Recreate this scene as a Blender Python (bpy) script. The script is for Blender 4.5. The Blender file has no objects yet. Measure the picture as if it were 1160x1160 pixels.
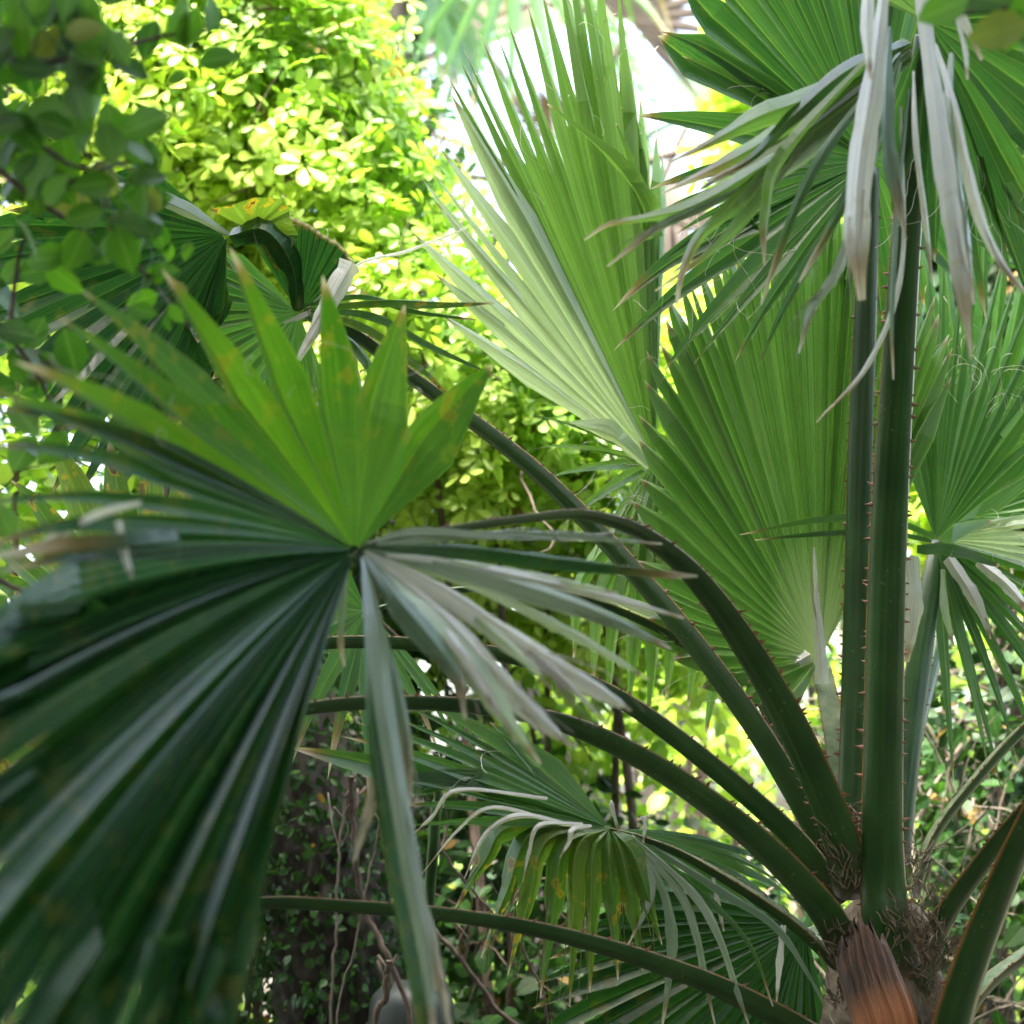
import bpy, math
import numpy as np
from mathutils import Matrix, Vector
C = bpy.context.scene.collection
rng = np.random.default_rng(7)

# ------------------------------------------------------------------ camera
PITCH = math.radians(9.5); TF = math.tan(math.radians(15)); CAMZ = 1.6
cam = bpy.data.cameras.new("camera"); co = bpy.data.objects.new("camera", cam); C.objects.link(co)
co.location = (0, 0, CAMZ); co.rotation_euler = (math.pi/2 + PITCH, 0, 0)
cam.sensor_width = 36; cam.lens = 18/TF; cam.clip_start = .05; cam.clip_end = 500
cam.dof.use_dof = True; cam.dof.focus_distance = 2.75; cam.dof.aperture_fstop = 4.2
bpy.context.scene.camera = co
# ------------------------------------------------------------------ sky and sun
SUN_EL, SUN_AZ = math.radians(66), math.radians(-150)      # azimuth from +Y towards +X
W = bpy.data.worlds.new("World"); bpy.context.scene.world = W; W.use_nodes = True
wn, wl = W.node_tree.nodes, W.node_tree.links
bg = wn["Background"]; bg.inputs[1].default_value = .15
sky = wn.new("ShaderNodeTexSky"); sky.sky_type = 'NISHITA'; sky.sun_disc = False
sky.sun_elevation = SUN_EL; sky.sun_rotation = SUN_AZ; sky.dust_density = 6; sky.air_density = 1.2
hs = wn.new("ShaderNodeHueSaturation"); hs.inputs['Saturation'].default_value = .8
wl.new(sky.outputs[0], hs.inputs['Color']); wl.new(hs.outputs[0], bg.inputs[0])
sd = bpy.data.lights.new("sun", 'SUN'); so = bpy.data.objects.new("sun", sd); C.objects.link(so)
sd.energy = 2.1; sd.angle = math.radians(6); sd.color = (1, .95, .84)
sv = Vector((math.sin(SUN_AZ)*math.cos(SUN_EL), math.cos(SUN_AZ)*math.cos(SUN_EL), math.sin(SUN_EL)))
so.rotation_euler = sv.to_track_quat('Z', 'Y').to_euler(); so.location = (0, 0, 20)
sc = bpy.context.scene
sc.view_settings.view_transform = 'Standard'; sc.view_settings.look = 'None'
sc.view_settings.exposure = 3.6; sc.view_settings.gamma = 1
sc.render.engine = 'CYCLES'; sc.cycles.use_denoising = True
sc.cycles.max_bounces = 8; sc.cycles.diffuse_bounces = 4; sc.cycles.transmission_bounces = 6; sc.cycles.glossy_bounces = 3

# ------------------------------------------------------------------ helpers
FW = np.array([0, math.cos(PITCH), math.sin(PITCH)]); UPV = np.array([0, -math.sin(PITCH), math.cos(PITCH)])
RT = np.array([1., 0, 0]); CAM = np.array([0, 0, CAMZ]); Z = np.array([0, 0, 1.])
def P(px, py, d): return CAM + d*(FW + RT*((px-580)/580*TF) + UPV*((580-py)/580*TF))
def px2m(w, d): return w*2*TF*d/1160
def nrm(v): return v/np.maximum(np.linalg.norm(v, axis=-1, keepdims=True), 1e-9)
def spline(pts, n):
    p = np.asarray(pts, float)
    if len(p) < 3:
        t = np.linspace(0, 1, n)[:, None]; return p[0]*(1-t)+p[-1]*t
    q = np.vstack([2*p[0]-p[1], p, 2*p[-1]-p[-2]]); m = len(p)-1; out = []
    for s in np.linspace(0, m, n):
        i = min(int(s), m-1); t = s-i; a, b, c, d = q[i:i+4]
        out.append(.5*((2*b)+(c-a)*t+(2*a-5*b+4*c-d)*t*t+(3*b-a-3*c+d)*t**3))
    return np.array(out)

class MB:
    def __init__(s): s.v = []; s.f = []; s.a = []; s.n = 0; s.mi = []
    def add(s, v, f, a, mi=0):
        v = np.asarray(v, float); a = np.broadcast_to(np.asarray(a, float), (len(v), 4))
        s.v.append(v); s.a.append(a)
        for q in f: s.f.append(tuple(int(i)+s.n for i in q))
        s.mi += [mi]*len(f); s.n += len(v)
    def grid(s, g, a, mi=0, close=False):           # g: rows x cols x 3
        r, c = g.shape[:2]; f = []
        for i in range(r-1):
            for j in range(c if close else c-1):
                k = (j+1) % c; f.append((i*c+j, i*c+k, (i+1)*c+k, (i+1)*c+j))
        s.add(g.reshape(-1, 3), f, np.asarray(a).reshape(-1, 4) if np.ndim(a) > 1 else a, mi)
    def tube(s, path, r, n=6, a=(0, 0, 0, 0), mi=0, cap=True):
        path = np.asarray(path, float); m = len(path); r = np.broadcast_to(np.asarray(r, float), (m,))
        t = nrm(np.gradient(path, axis=0)); ref = np.array([.3, .2, 1.]) if abs(t[0, 2]) < .8 else np.array([1., .2, .1])
        u = nrm(np.cross(t, ref)); w = np.cross(t, u); an = np.arange(n)*2*math.pi/n
        g = path[:, None]+r[:, None, None]*(np.cos(an)[None, :, None]*u[:, None]+np.sin(an)[None, :, None]*w[:, None])
        aa = np.zeros((m, n, 4)); aa[:] = a; aa[..., 0] = np.linspace(0, 1, m)[:, None]
        b = s.n; s.grid(g, aa, mi, True)
        if cap:
            s.f += [tuple(b+i for i in range(n)), tuple(b+(m-1)*n+i for i in range(n))]; s.mi += [mi, mi]
    def build(s, name, mats, parent=None, smooth=False):
        me = bpy.data.meshes.new(name)
        v = np.vstack(s.v); me.from_pydata(v.tolist(), [], s.f); me.update()
        at = me.attributes.new("leaf", 'FLOAT_COLOR', 'POINT'); at.data.foreach_set("color", np.vstack(s.a).astype(np.float32).ravel())
        if not isinstance(mats, (list, tuple)): mats = [mats]
        for m in mats: me.materials.append(m)
        me.polygons.foreach_set("material_index", s.mi)
        if smooth: me.polygons.foreach_set("use_smooth", [True]*len(s.f))
        return link(name, me, parent)
def wpos(o):
    p = Vector((0, 0, 0))
    while o: p = p+(o.location if not o.get('_w') else Vector((0, 0, 0))); o = None
    return p
WORLD = {}
def link(name, data, parent=None, loc=None):
    o = bpy.data.objects.new(name, data); C.objects.link(o)
    L = Vector(loc) if loc is not None else Vector((0, 0, 0)); o.location = L
    WORLD[o.name] = L
    if parent:
        o.parent = parent; o.matrix_parent_inverse = Matrix.Translation(-WORLD[parent.name])
    return o
def thing(name, label, cat, loc, group=None):
    o = link(name, None, None, loc); o.empty_display_size = .1; tag(o, label, cat, group); return o
def tag(o, label, cat, group=None):
    o['label'] = label; o['category'] = cat
    if group: o['group'] = group
    return o

# ------------------------------------------------------------------ materials
def newmat(name):
    m = bpy.data.materials.new(name); m.use_nodes = True; nt = m.node_tree; nt.nodes.clear()
    return m, nt.nodes, nt.links
def mixc(n, l, f, a, b):
    x = n.new("ShaderNodeMix"); x.data_type = 'RGBA'
    for s, v in ((x.inputs[0], f), (x.inputs[6], a), (x.inputs[7], b)):
        if hasattr(v, 'is_linked'): l.new(v, s)
        else: s.default_value = v if not isinstance(v, tuple) else (*v, 1)
    return x.outputs[2]
def ramp(n, l, src, a, b, lo=0, hi=1):
    x = n.new("ShaderNodeMapRange"); l.new(src, x.inputs[0])
    for i, v in zip((1, 2, 3, 4), (a, b, lo, hi)): x.inputs[i].default_value = v
    return x.outputs[0]
def leafmat(name, ca, cb, dry=(.5, .45, .38), rough=.33, trans=.38, tcol=1.25, rib=(.2, .34, .06), ribk=.6, spots=.0, spec=.75, veins=True, streak=.5, hubpale=0):
    m, n, l = newmat(name)
    at = n.new("ShaderNodeAttribute"); at.attribute_name = "leaf"
    sp = n.new("ShaderNodeSeparateColor"); l.new(at.outputs['Color'], sp.inputs[0])
    tc = n.new("ShaderNodeTexCoord"); nz = n.new("ShaderNodeTexNoise"); nz.inputs['Scale'].default_value = 9; nz.inputs['Detail'].default_value = 4
    l.new(tc.outputs['Object'], nz.inputs['Vector'])
    ad = n.new("ShaderNodeMath"); ad.operation = 'ADD'; l.new(sp.outputs[1], ad.inputs[0])
    l.new(ramp(n, l, nz.outputs['Fac'], .3, .7, -.3, .3), ad.inputs[1]); ad.use_clamp = True
    c = mixc(n, l, ad.outputs[0], ca, cb)
    e = at.outputs['Alpha']                                   # 0 midrib .. 1 margin
    r = ramp(n, l, e, .0, .14, ribk, 0); c = mixc(n, l, r, c, rib)
    if veins: c = mixc(n, l, ramp(n, l, e, .88, 1, 0, ribk*.7), c, rib)
    if hubpale: c = mixc(n, l, ramp(n, l, sp.outputs[0], .04, .3, hubpale, 0), c, (.5, .54, .42))
    cv = n.new("ShaderNodeCombineXYZ"); m1 = n.new("ShaderNodeMath"); m1.operation = 'MULTIPLY_ADD'; l.new(sp.outputs[1], m1.inputs[0]); m1.inputs[1].default_value = 57; 
    m0 = n.new("ShaderNodeMath"); m0.operation = 'MULTIPLY'; l.new(e, m0.inputs[0]); m0.inputs[1].default_value = 9 if streak else 3; l.new(m0.outputs[0], m1.inputs[2])
    m3 = n.new("ShaderNodeMath"); m3.operation = 'MULTIPLY'; l.new(sp.outputs[0], m3.inputs[0]); m3.inputs[1].default_value = 1.6
    l.new(m1.outputs[0], cv.inputs[0]); l.new(m3.outputs[0], cv.inputs[1]); n4 = n.new("ShaderNodeTexNoise"); n4.inputs['Scale'].default_value = 1.5; n4.inputs['Detail'].default_value = 5; l.new(cv.outputs[0], n4.inputs['Vector'])
    if streak:
        c = mixc(n, l, ramp(n, l, n4.outputs['Fac'], .5, .72, 0, streak), c, tuple(x*.45 for x in ca)); c = mixc(n, l, ramp(n, l, n4.outputs['Fac'], .5, .3, 0, streak*.6), c, tuple(min(1, x*1.7) for x in cb))
    if spots:
        n2 = n.new("ShaderNodeTexNoise"); n2.inputs['Scale'].default_value = 38; n2.inputs['Detail'].default_value = 6; l.new(tc.outputs['Object'], n2.inputs['Vector'])
        k = n.new("ShaderNodeMath"); k.operation = 'MULTIPLY'; l.new(ramp(n, l, n2.outputs['Fac'], .56, .62), k.inputs[0]); l.new(ramp(n, l, sp.outputs[0], .2, .8, 0, spots), k.inputs[1])
        c = mixc(n, l, k.outputs[0], c, (.42, .3, .02))
        k2 = n.new("ShaderNodeMath"); k2.operation = 'MULTIPLY'; l.new(ramp(n, l, n2.outputs['Fac'], .62, .66), k2.inputs[0]); l.new(ramp(n, l, sp.outputs[0], .2, .8, 0, spots), k2.inputs[1])
        c = mixc(n, l, k2.outputs[0], c, (.09, .045, .02))
    c = mixc(n, l, ramp(n, l, sp.outputs[2], .05, .55), c, (.2, .13, .05))
    c = mixc(n, l, ramp(n, l, sp.outputs[2], .4, .9), c, dry)
    b = n.new("ShaderNodeBsdfPrincipled"); l.new(c, b.inputs['Base Color']); b.inputs['Roughness'].default_value = rough
    b.inputs['Specular IOR Level'].default_value = spec
    if veins:
        w = n.new("ShaderNodeMath"); w.operation = 'MULTIPLY'; l.new(e, w.inputs[0]); w.inputs[1].default_value = 40
        s = n.new("ShaderNodeMath"); s.operation = 'SINE'; l.new(w.outputs[0], s.inputs[0])
        bp = n.new("ShaderNodeBump"); bp.inputs['Strength'].default_value = .25; bp.inputs['Distance'].default_value = .0006; l.new(s.outputs[0], bp.inputs['Height']); l.new(bp.outputs[0], b.inputs['Normal'])
    t = n.new("ShaderNodeBsdfTranslucent")
    tcx = mixc(n, l, 1.0, c, (1, 1, 1)); mm = n.new("ShaderNodeMix"); mm.data_type = 'RGBA'; mm.blend_type = 'MULTIPLY'; mm.inputs[0].default_value = 1
    l.new(c, mm.inputs[6]); mm.inputs[7].default_value = (tcol*1.15, tcol*1.18, tcol*.6, 1); l.new(mm.outputs[2], t.inputs[0])
    ms = n.new("ShaderNodeMixShader"); ms.inputs[0].default_value = trans; l.new(b.outputs[0], ms.inputs[1]); l.new(t.outputs[0], ms.inputs[2])
    o = n.new("ShaderNodeOutputMaterial"); l.new(ms.outputs[0], o.inputs[0]); return m
def plain(name, ca, cb, scale=20, rough=.7, stretch=(1, 1, 1), bump=.3, edge=None, detail=6, spec=.4, base=None):
    m, n, l = newmat(name)
    tc = n.new("ShaderNodeTexCoord"); mp = n.new("ShaderNodeMapping"); mp.inputs['Scale'].default_value = stretch; l.new(tc.outputs['Object'], mp.inputs[0])
    nz = n.new("ShaderNodeTexNoise"); nz.inputs['Scale'].default_value = scale; nz.inputs['Detail'].default_value = detail; l.new(mp.outputs[0], nz.inputs['Vector'])
    c = mixc(n, l, ramp(n, l, nz.outputs['Fac'], .3, .7), ca, cb)
    if edge or base:
        at = n.new("ShaderNodeAttribute"); at.attribute_name = "leaf"
        sp = n.new("ShaderNodeSeparateColor"); l.new(at.outputs['Color'], sp.inputs[0])
        if base: c = mixc(n, l, ramp(n, l, sp.outputs[0], 0, .2, .9, 0), c, base)
        if edge: c = mixc(n, l, ramp(n, l, sp.outputs[2], .5, 1), c, edge)
        n3 = n.new("ShaderNodeTexNoise"); n3.inputs['Scale'].default_value = 130; l.new(tc.outputs['Object'], n3.inputs['Vector'])
        c = mixc(n, l, ramp(n, l, n3.outputs['Fac'], .745, .76), c, (.3, .3, .22))
    b = n.new("ShaderNodeBsdfPrincipled"); l.new(c, b.inputs['Base Color']); b.inputs['Roughness'].default_value = rough; b.inputs['Specular IOR Level'].default_value = spec
    bp = n.new("ShaderNodeBump"); bp.inputs['Strength'].default_value = bump; bp.inputs['Distance'].default_value = .01; l.new(nz.outputs['Fac'], bp.inputs['Height']); l.new(bp.outputs[0], b.inputs['Normal'])
    o = n.new("ShaderNodeOutputMaterial"); l.new(b.outputs[0], o.inputs[0]); return m
def stalk(name, ca, cb, edge, base, rough, bl=.1, streak=.35):
    m, n, l = newmat(name); at = n.new("ShaderNodeAttribute"); at.attribute_name = "leaf"; sp = n.new("ShaderNodeSeparateColor"); l.new(at.outputs['Color'], sp.inputs[0])
    tc = n.new("ShaderNodeTexCoord")
    def noise(sc, vec, det=5): x = n.new("ShaderNodeTexNoise"); x.inputs['Scale'].default_value = sc; x.inputs['Detail'].default_value = det; l.new(vec, x.inputs['Vector']); return x.outputs['Fac']
    cv = n.new("ShaderNodeCombineXYZ"); a1 = n.new("ShaderNodeMath"); a1.operation = 'MULTIPLY'; l.new(at.outputs['Alpha'], a1.inputs[0]); a1.inputs[1].default_value = 26
    a2 = n.new("ShaderNodeMath"); a2.operation = 'MULTIPLY'; l.new(sp.outputs[0], a2.inputs[0]); a2.inputs[1].default_value = 5; l.new(a1.outputs[0], cv.inputs[0]); l.new(a2.outputs[0], cv.inputs[1])
    ns = noise(1.0, cv.outputs[0]); nb = noise(11, tc.outputs['Object']); nf = noise(150, tc.outputs['Object'], 3)
    c = mixc(n, l, ramp(n, l, nb, .3, .7), ca, cb); c = mixc(n, l, ramp(n, l, ns, .45, .7, 0, streak), c, tuple(x*.4 for x in ca)); c = mixc(n, l, ramp(n, l, ns, .45, .3, 0, streak*.6), c, tuple(x*1.6 for x in cb))
    c = mixc(n, l, ramp(n, l, sp.outputs[0], 0, bl, .9, 0), c, base); c = mixc(n, l, ramp(n, l, sp.outputs[2], .35, 1), c, edge)
    sc_ = n.new("ShaderNodeMath"); sc_.operation = 'MULTIPLY'; l.new(ramp(n, l, nf, .66, .72), sc_.inputs[0]); l.new(ramp(n, l, nb, .5, .62, 0, .5), sc_.inputs[1]); c = mixc(n, l, sc_.outputs[0], c, (.3, .3, .22))
    b = n.new("ShaderNodeBsdfPrincipled"); l.new(c, b.inputs['Base Color']); l.new(ramp(n, l, nb, .1, .9, rough-.02, rough+.12), b.inputs['Roughness'])
    bp = n.new("ShaderNodeBump"); bp.inputs['Strength'].default_value = .35; bp.inputs['Distance'].default_value = .0015; l.new(ns, bp.inputs['Height']); l.new(bp.outputs[0], b.inputs['Normal'])
    o = n.new("ShaderNodeOutputMaterial"); l.new(b.outputs[0], o.inputs[0]); return m
M = dict(
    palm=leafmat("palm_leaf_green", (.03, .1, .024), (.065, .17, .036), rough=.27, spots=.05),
    palmfront=leafmat("palm_leaf_deep_shaded", (.009, .045, .012), (.022, .085, .016), dry=(.42, .38, .33), rough=.25, trans=.3, spots=.1, spec=.4, ribk=.35, rib=(.12, .24, .05)),  # darker greens stand in for shade on the near and low blades
    palmlight=leafmat("palm_leaf_lit", (.1, .205, .042), (.15, .275, .065), trans=.42, rough=.27, rib=(.25, .4, .1)),  # lighter copy of the leaf green, stands in for light on bright blades
    spotted=leafmat("palm_leaf_spotted", (.05, .14, .02), (.12, .2, .02), trans=.45, spots=1.0),
    pale=leafmat("palm_leaf_dried", (.42, .42, .39), (.64, .64, .61), spots=.25, trans=.2, rough=.5, rib=(.45, .42, .35), ribk=.2, dry=(.5, .42, .32)),
    grey=leafmat("palm_leaf_grey_green", (.1, .17, .105), (.24, .3, .22), trans=.25, rough=.42, rib=(.3, .36, .25), ribk=.3),
    dead=leafmat("palm_leaf_dead", (.05, .035, .026), (.11, .08, .06), trans=.1, rough=.8, rib=(.2, .15, .1), ribk=.2),
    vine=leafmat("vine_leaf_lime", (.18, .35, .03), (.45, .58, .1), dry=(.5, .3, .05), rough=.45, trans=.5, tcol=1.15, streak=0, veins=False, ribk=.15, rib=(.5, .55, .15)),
    vinedark=leafmat("shrub_leaf_shaded", (.009, .034, .01), (.03, .09, .016), dry=(.5, .3, .05), rough=.5, trans=.38, streak=0, veins=False, ribk=.2, spec=.3),  # greens darkened to put the undergrowth shade into the colour
    broad=leafmat("broad_leaf_green", (.022, .08, .008), (.075, .19, .012), dry=(.4, .3, .03), rough=.45, trans=.55, streak=0, veins=False, ribk=.3),
    petiole=stalk("petiole_green", (.011, .046, .008), (.03, .085, .015), (.32, .14, .035), (.05, .032, .02), .3),
    channel=plain("petiole_channel", (.09, .15, .06), (.26, .3, .19), 45, .6, bump=.2),
    thorn=plain("thorn_rust", (.13, .045, .02), (.28, .13, .06), 90, .5),
    fibre=plain("fibre_pale", (.5, .48, .36), (.6, .56, .45), 30, .7),
    mat=plain("fibre_brown", (.05, .036, .022), (.2, .15, .095), 60, .9),
    boot=stalk("leaf_base_brown", (.03, .016, .009), (.13, .06, .025), (.25, .17, .1), (.3, .11, .035), .55, .24, .9),
    mid=leafmat("palm_leaf_mid", (.075, .18, .036), (.13, .26, .06), trans=.45, rough=.28, spec=.9, rib=(.34, .48, .18), hubpale=.8),
    glow=leafmat("palm_leaf_backlit", (.04, .125, .008), (.09, .2, .014), trans=.55, spots=.25, rib=(.16, .28, .03), ribk=.35, spec=.4),  # brighter greens stand in for backlight on the near blade's upper part
    skysheen=leafmat("palm_leaf_sky_sheen", (.28, .37, .24), (.5, .57, .45), trans=.4, rough=.35, rib=(.5, .55, .4), ribk=.6),  # pale tones paint the sky's reflection onto glossy segments
    bark=plain("bark_grey_brown", (.015, .013, .01), (.07, .06, .05), 30, .95, (1, 1, .25), 1.0),
    twig=plain("twig_brown", (.05, .035, .025), (.14, .1, .075), 30, .85),
    paletwig=plain("twig_pale", (.1, .085, .065), (.2, .17, .13), 30, .85),
    pot=plain("pot_grey_green", (.02, .028, .024), (.03, .04, .034), 12, .5, bump=.05),
    soil=plain("soil_leaf_litter", (.03, .024, .016), (.09, .07, .045), 6, .95, bump=1),
)

# ------------------------------------------------------------------ palm builders
def fan(mb, hub, keys, join=.6, bend=.06, amp=.4, dry=.12, mi=0, jit=.05, droop=.15, rows=18, taper=.85, seed=0, start=.02, whole=0., cut=False, wmax=None):
    """pleated fan: keys (px,py,d,subdivisions to next key)"""
    r = np.random.default_rng(seed+int(abs(keys[0][0])*7+abs(keys[0][1])))
    hub = np.asarray(hub, float); T = []
    K = [(P(*k[:3])-hub, k[3] if len(k) > 3 else 1) for k in keys]
    for i, (v, s) in enumerate(K):
        if i == len(K)-1: T.append(v); break
        v2 = K[i+1][0]
        for q in range(s):
            f = q/s; L = np.linalg.norm(v)*(1-f)+np.linalg.norm(v2)*f
            T.append(nrm(nrm(v)*(1-f)+nrm(v2)*f)*L)
    T = np.array(T); n = len(T); L = np.linalg.norm(T, axis=1)
    if not cut:
        T = T*(1+r.uniform(-jit, jit, (n, 1))); 
    T = T+r.normal(0, .008, (n, 3))*L[:, None]
    Mid = T*.5+Z*(bend*L)[:, None]
    t = np.linspace(start, 1, rows)
    Cc = hub+2*(t*(1-t))[None, :, None]*Mid[:, None]+(t*t)[None, :, None]*T[:, None]
    dk = r.uniform(.2, 1, n)*droop
    Cc = Cc-Z*((np.maximum(t-.7, 0)**2)[None]*dk[:, None]*L[:, None]*4)[..., None]
    jb = np.clip(join+r.uniform(-.05, .05, n+1), .02, 1)
    tan = nrm(np.gradient(Cc, axis=1))
    for i in range(n):
        lo, hi = Cc[max(i-1, 0)], Cc[min(i+1, n-1)]
        lat = nrm(hi-lo); lat = nrm(lat-tan[i]*(lat*tan[i]).sum(1, keepdims=True))
        nv = np.cross(tan[i], lat)
        def edge(sg, nb, j):
            d = np.linalg.norm((nb-Cc[i]), axis=1)/2
            jj = int(np.argmin(abs(t-j))); wj = d[jj]
            if wmax: wj = min(wj, wmax)
            fr = np.clip((1-t)/max(1-t[jj], 1e-3), 0, 1)**taper
            w = np.where(t <= t[jj], np.minimum(d, wj*1.001) if wmax else d, wj*fr) if not cut else d
            return w, jj
        wl_, jl = edge(-1, Cc[i-1] if i else Cc[i+1], jb[i]); wr_, jr = edge(1, Cc[i+1] if i < n-1 else Cc[i-1], jb[i+1])
        a = amp*(wl_+wr_)/2
        if i and not wmax: el = np.where((t <= t[jl])[:, None], (Cc[i]+Cc[i-1])/2, Cc[i]-lat*wl_[:, None])
        else: el = Cc[i]-lat*wl_[:, None]
        if i < n-1 and not wmax: er = np.where((t <= t[jr])[:, None], (Cc[i]+Cc[i+1])/2, Cc[i]+lat*wr_[:, None])
        else: er = Cc[i]+lat*wr_[:, None]
        sh = (a*.5)[:, None]*nv
        g = np.stack([el, Cc[i]-2*sh, er], 1)
        at = np.zeros((rows, 3, 4)); at[..., 0] = t[:, None]; at[..., 1] = r.uniform(0, 1)
        ds = 1-r.uniform(.3, 1.6)*dry
        dr = np.clip((t-ds)/max(1-ds, .01), 0, 1)*(dry > 0)
        at[..., 2] = np.maximum(dr, whole)[:, None]; at[:, 0, 3] = 1; at[:, 2, 3] = 1
        mb.grid(g, at, mi)
    return Cc, jb
def strip(mb, pts, w, roll=0., mi=0, dry=.1, whole=0., rows=22, amp=.5):
    p = spline([P(*q) for q in pts], rows); d = np.linspace(pts[0][2], pts[-1][2], rows)
    ww = np.interp(np.linspace(0, 1, rows), np.linspace(0, 1, len(w)), w); ww = px2m(ww, d)/2
    tan = nrm(np.gradient(p, axis=0)); view = nrm(p-CAM)
    lat = nrm(np.cross(tan, view)); nv = np.cross(lat, tan)
    ro = roll+np.linspace(0, rng.uniform(-.5, .5), rows)
    lat, nv = lat*np.cos(ro)[:, None]+nv*np.sin(ro)[:, None], nv*np.cos(ro)[:, None]-lat*np.sin(ro)[:, None]
    t = np.linspace(0, 1, rows); sh = nv*(ww*amp)[:, None]
    ww = ww*(1+.08*np.sin(t*17+rng.uniform(0, 6))+rng.normal(0, .05, rows))
    g = np.stack([p-lat*ww[:, None]+sh, p-sh, p+lat*ww[:, None]+sh], 1)
    at = np.zeros((rows, 3, 4)); at[..., 0] = t[:, None]; at[..., 1] = rng.uniform()
    at[..., 2] = np.maximum(np.clip((t-1+dry)/max(dry, .01), 0, 1)*(dry > 0), whole)[:, None]; at[:, 0, 3] = at[:, 2, 3] = 1
    mb.grid(g, at, mi)
    if mi in (1, 2) and max(w) > 11 and len(pts) > 3:           # split ends
        for z in range(3):
            k = int(rows*rng.uniform(.5, .75)); e = p[k]+lat[k]*ww[k]*rng.uniform(-.8, .8); L = np.linalg.norm(p[-1]-p[k])*rng.uniform(.7, 1.15); dd = nrm(p[min(k+3, rows-1)]-p[k])
            mb.tube(spline([e, e+dd*L*.5+rng.normal(0, .05, 3)*L, e+dd*L*.9+rng.normal(0, .1, 3)*L-Z*L*.1], 10), np.linspace(.0013, .0004, 10), 3, (0, .5, .3, 1), mi, False)
def fibres(fr, res, k=2, ln=.1, r=.0005, seed=1):
    r *= .75; ln *= 1.2
    g = np.random.default_rng(seed); mb = MB()
    for Cc, jb in res:
        n, rows = Cc.shape[:2]
        for i in range(n-1):
            for _ in range(k):
                if g.uniform() < .35: continue
                j = min(rows-2, int((jb[i+1]+g.uniform(-.03, .2))*rows)); p = (Cc[i, j]+Cc[i+1, j])/2
                d = nrm(Cc[i, j+1]-Cc[i, j]); pts = [p]; ax = nrm(g.normal(size=3)); L = ln*g.uniform(.3, 1.3); cu = g.uniform(-.4, .4)
                for s in range(11):
                    d = nrm(d+np.cross(ax, d)*cu+g.normal(0, .2, 3)-Z*.12); pts.append(pts[-1]+d*L/11)
                mb.tube(spline(pts, 18), r, 3, cap=False)
    if mb.n: mb.build("fibre_threads", M['fibre'], fr)['kind'] = 'stuff'
SEC = [(-1, .06), (-.93, -.08), (-.62, -.45), (-.22, -.66), (.22, -.66), (.62, -.45), (.93, -.08), (1, .06), (.9, .05), (.45, -.1), (0, -.16), (-.45, -.1), (-.9, .05)]
EDG = [1, .2, 0, 0, 0, 0, .2, 1, .7, 0, 0, 0, .7]
def petiole(fr, pts, up, thorn=.011, gap=.016, n=44, seed=3, from_t=0., base=True, mats=None, name="petiole", tmin=.03):
    g = np.random.default_rng(seed+int(pts[0][0])); p = spline([P(*q[:3]) for q in pts], n)
    s = np.linspace(0, 1, n); w = px2m(spline([(q[3], 0, 0) for q in pts], n)[:, 0], spline([(q[2], 0, 0) for q in pts], n)[:, 0])*.395
    up = np.asarray(up, float); up = up if up.ndim == 2 else np.vstack([up, up])
    u = nrm(up[0]*(1-s)[:, None]+up[-1]*s[:, None])
    tan = nrm(np.gradient(p, axis=0)); lat = nrm(np.cross(tan, u)); nv = np.cross(lat, tan)
    sec = np.array(SEC); grd = p[:, None]+w[:, None, None]*(sec[None, :, 0, None]*lat[:, None]+sec[None, :, 1, None]*nv[:, None])
    at = np.zeros((n, len(SEC), 4)); at[..., 0] = (s if base else .5+0*s)[:, None]; at[..., 2] = np.array(EDG)[None]; at[..., 1] = .5; at[..., 3] = np.linspace(0, 1, len(SEC))[None]
    mb = MB(); mb.grid(grd, at, 0, True)
    b = len(SEC); mb.f += [tuple(range(b)), tuple((n-1)*b+i for i in range(b))]; mb.mi += [0, 0]
    for q, f in enumerate(mb.f):
        if len(f) == 4 and all(8 <= i % b <= 12 for i in f) : mb.mi[q] = 1
    if thorn:
        tb = mb; L = np.concatenate([[0], np.cumsum(np.linalg.norm(np.diff(p, axis=0), axis=1))])
        for sg in (-1, 1):
            x = g.uniform(0, gap)+tmin*L[-1]
            while x < L[-1]*.97:
                f = [np.interp(x, L, s)*(n-1)][0]; i = min(int(f), n-2); fr_ = f-i
                q = p[i]*(1-fr_)+p[i+1]*fr_+lat[i]*sg*w[i]+nv[i]*.05*w[i]
                if g.uniform() < .18: x += gap*g.uniform(.2, .8); continue
                h = thorn*.85*g.choice([.4, .6, .8, 1., 1.2])*g.uniform(.8, 1.2)*(1.25-.55*x/L[-1]); bw = h*.42
                tip = q+lat[i]*sg*h+tan[i]*h*g.uniform(-.5, .8)+nv[i]*h*g.uniform(-.1, .5)
                e = q-lat[i]*sg*h*.25
                v = [e-tan[i]*bw, e+nv[i]*bw*.6, e+tan[i]*bw, e-nv[i]*bw*.6, (q+tip)/2-tan[i]*bw*.1+lat[i]*sg*h*.0, tip]
                tb.add(v, [(0, 1, 5), (1, 2, 5), (2, 3, 5), (3, 0, 5)], (0, .5, 0, 0), 2)
                x += gap*g.choice([.35, .7, 1., 1.3, 1.8])*g.uniform(.8, 1.2)
    mb.build(name, mats or [M['petiole'], M['channel'], M['thorn']], fr, True)
    return p
def frond(palm, at, label=None):
    o = link("frond", None, palm, P(*at)); o.empty_display_size = .05
    if label: o['label'] = label
    return o
def blade(fr, mb, mats): return mb.build("leaf_blade", mats, fr)
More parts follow.
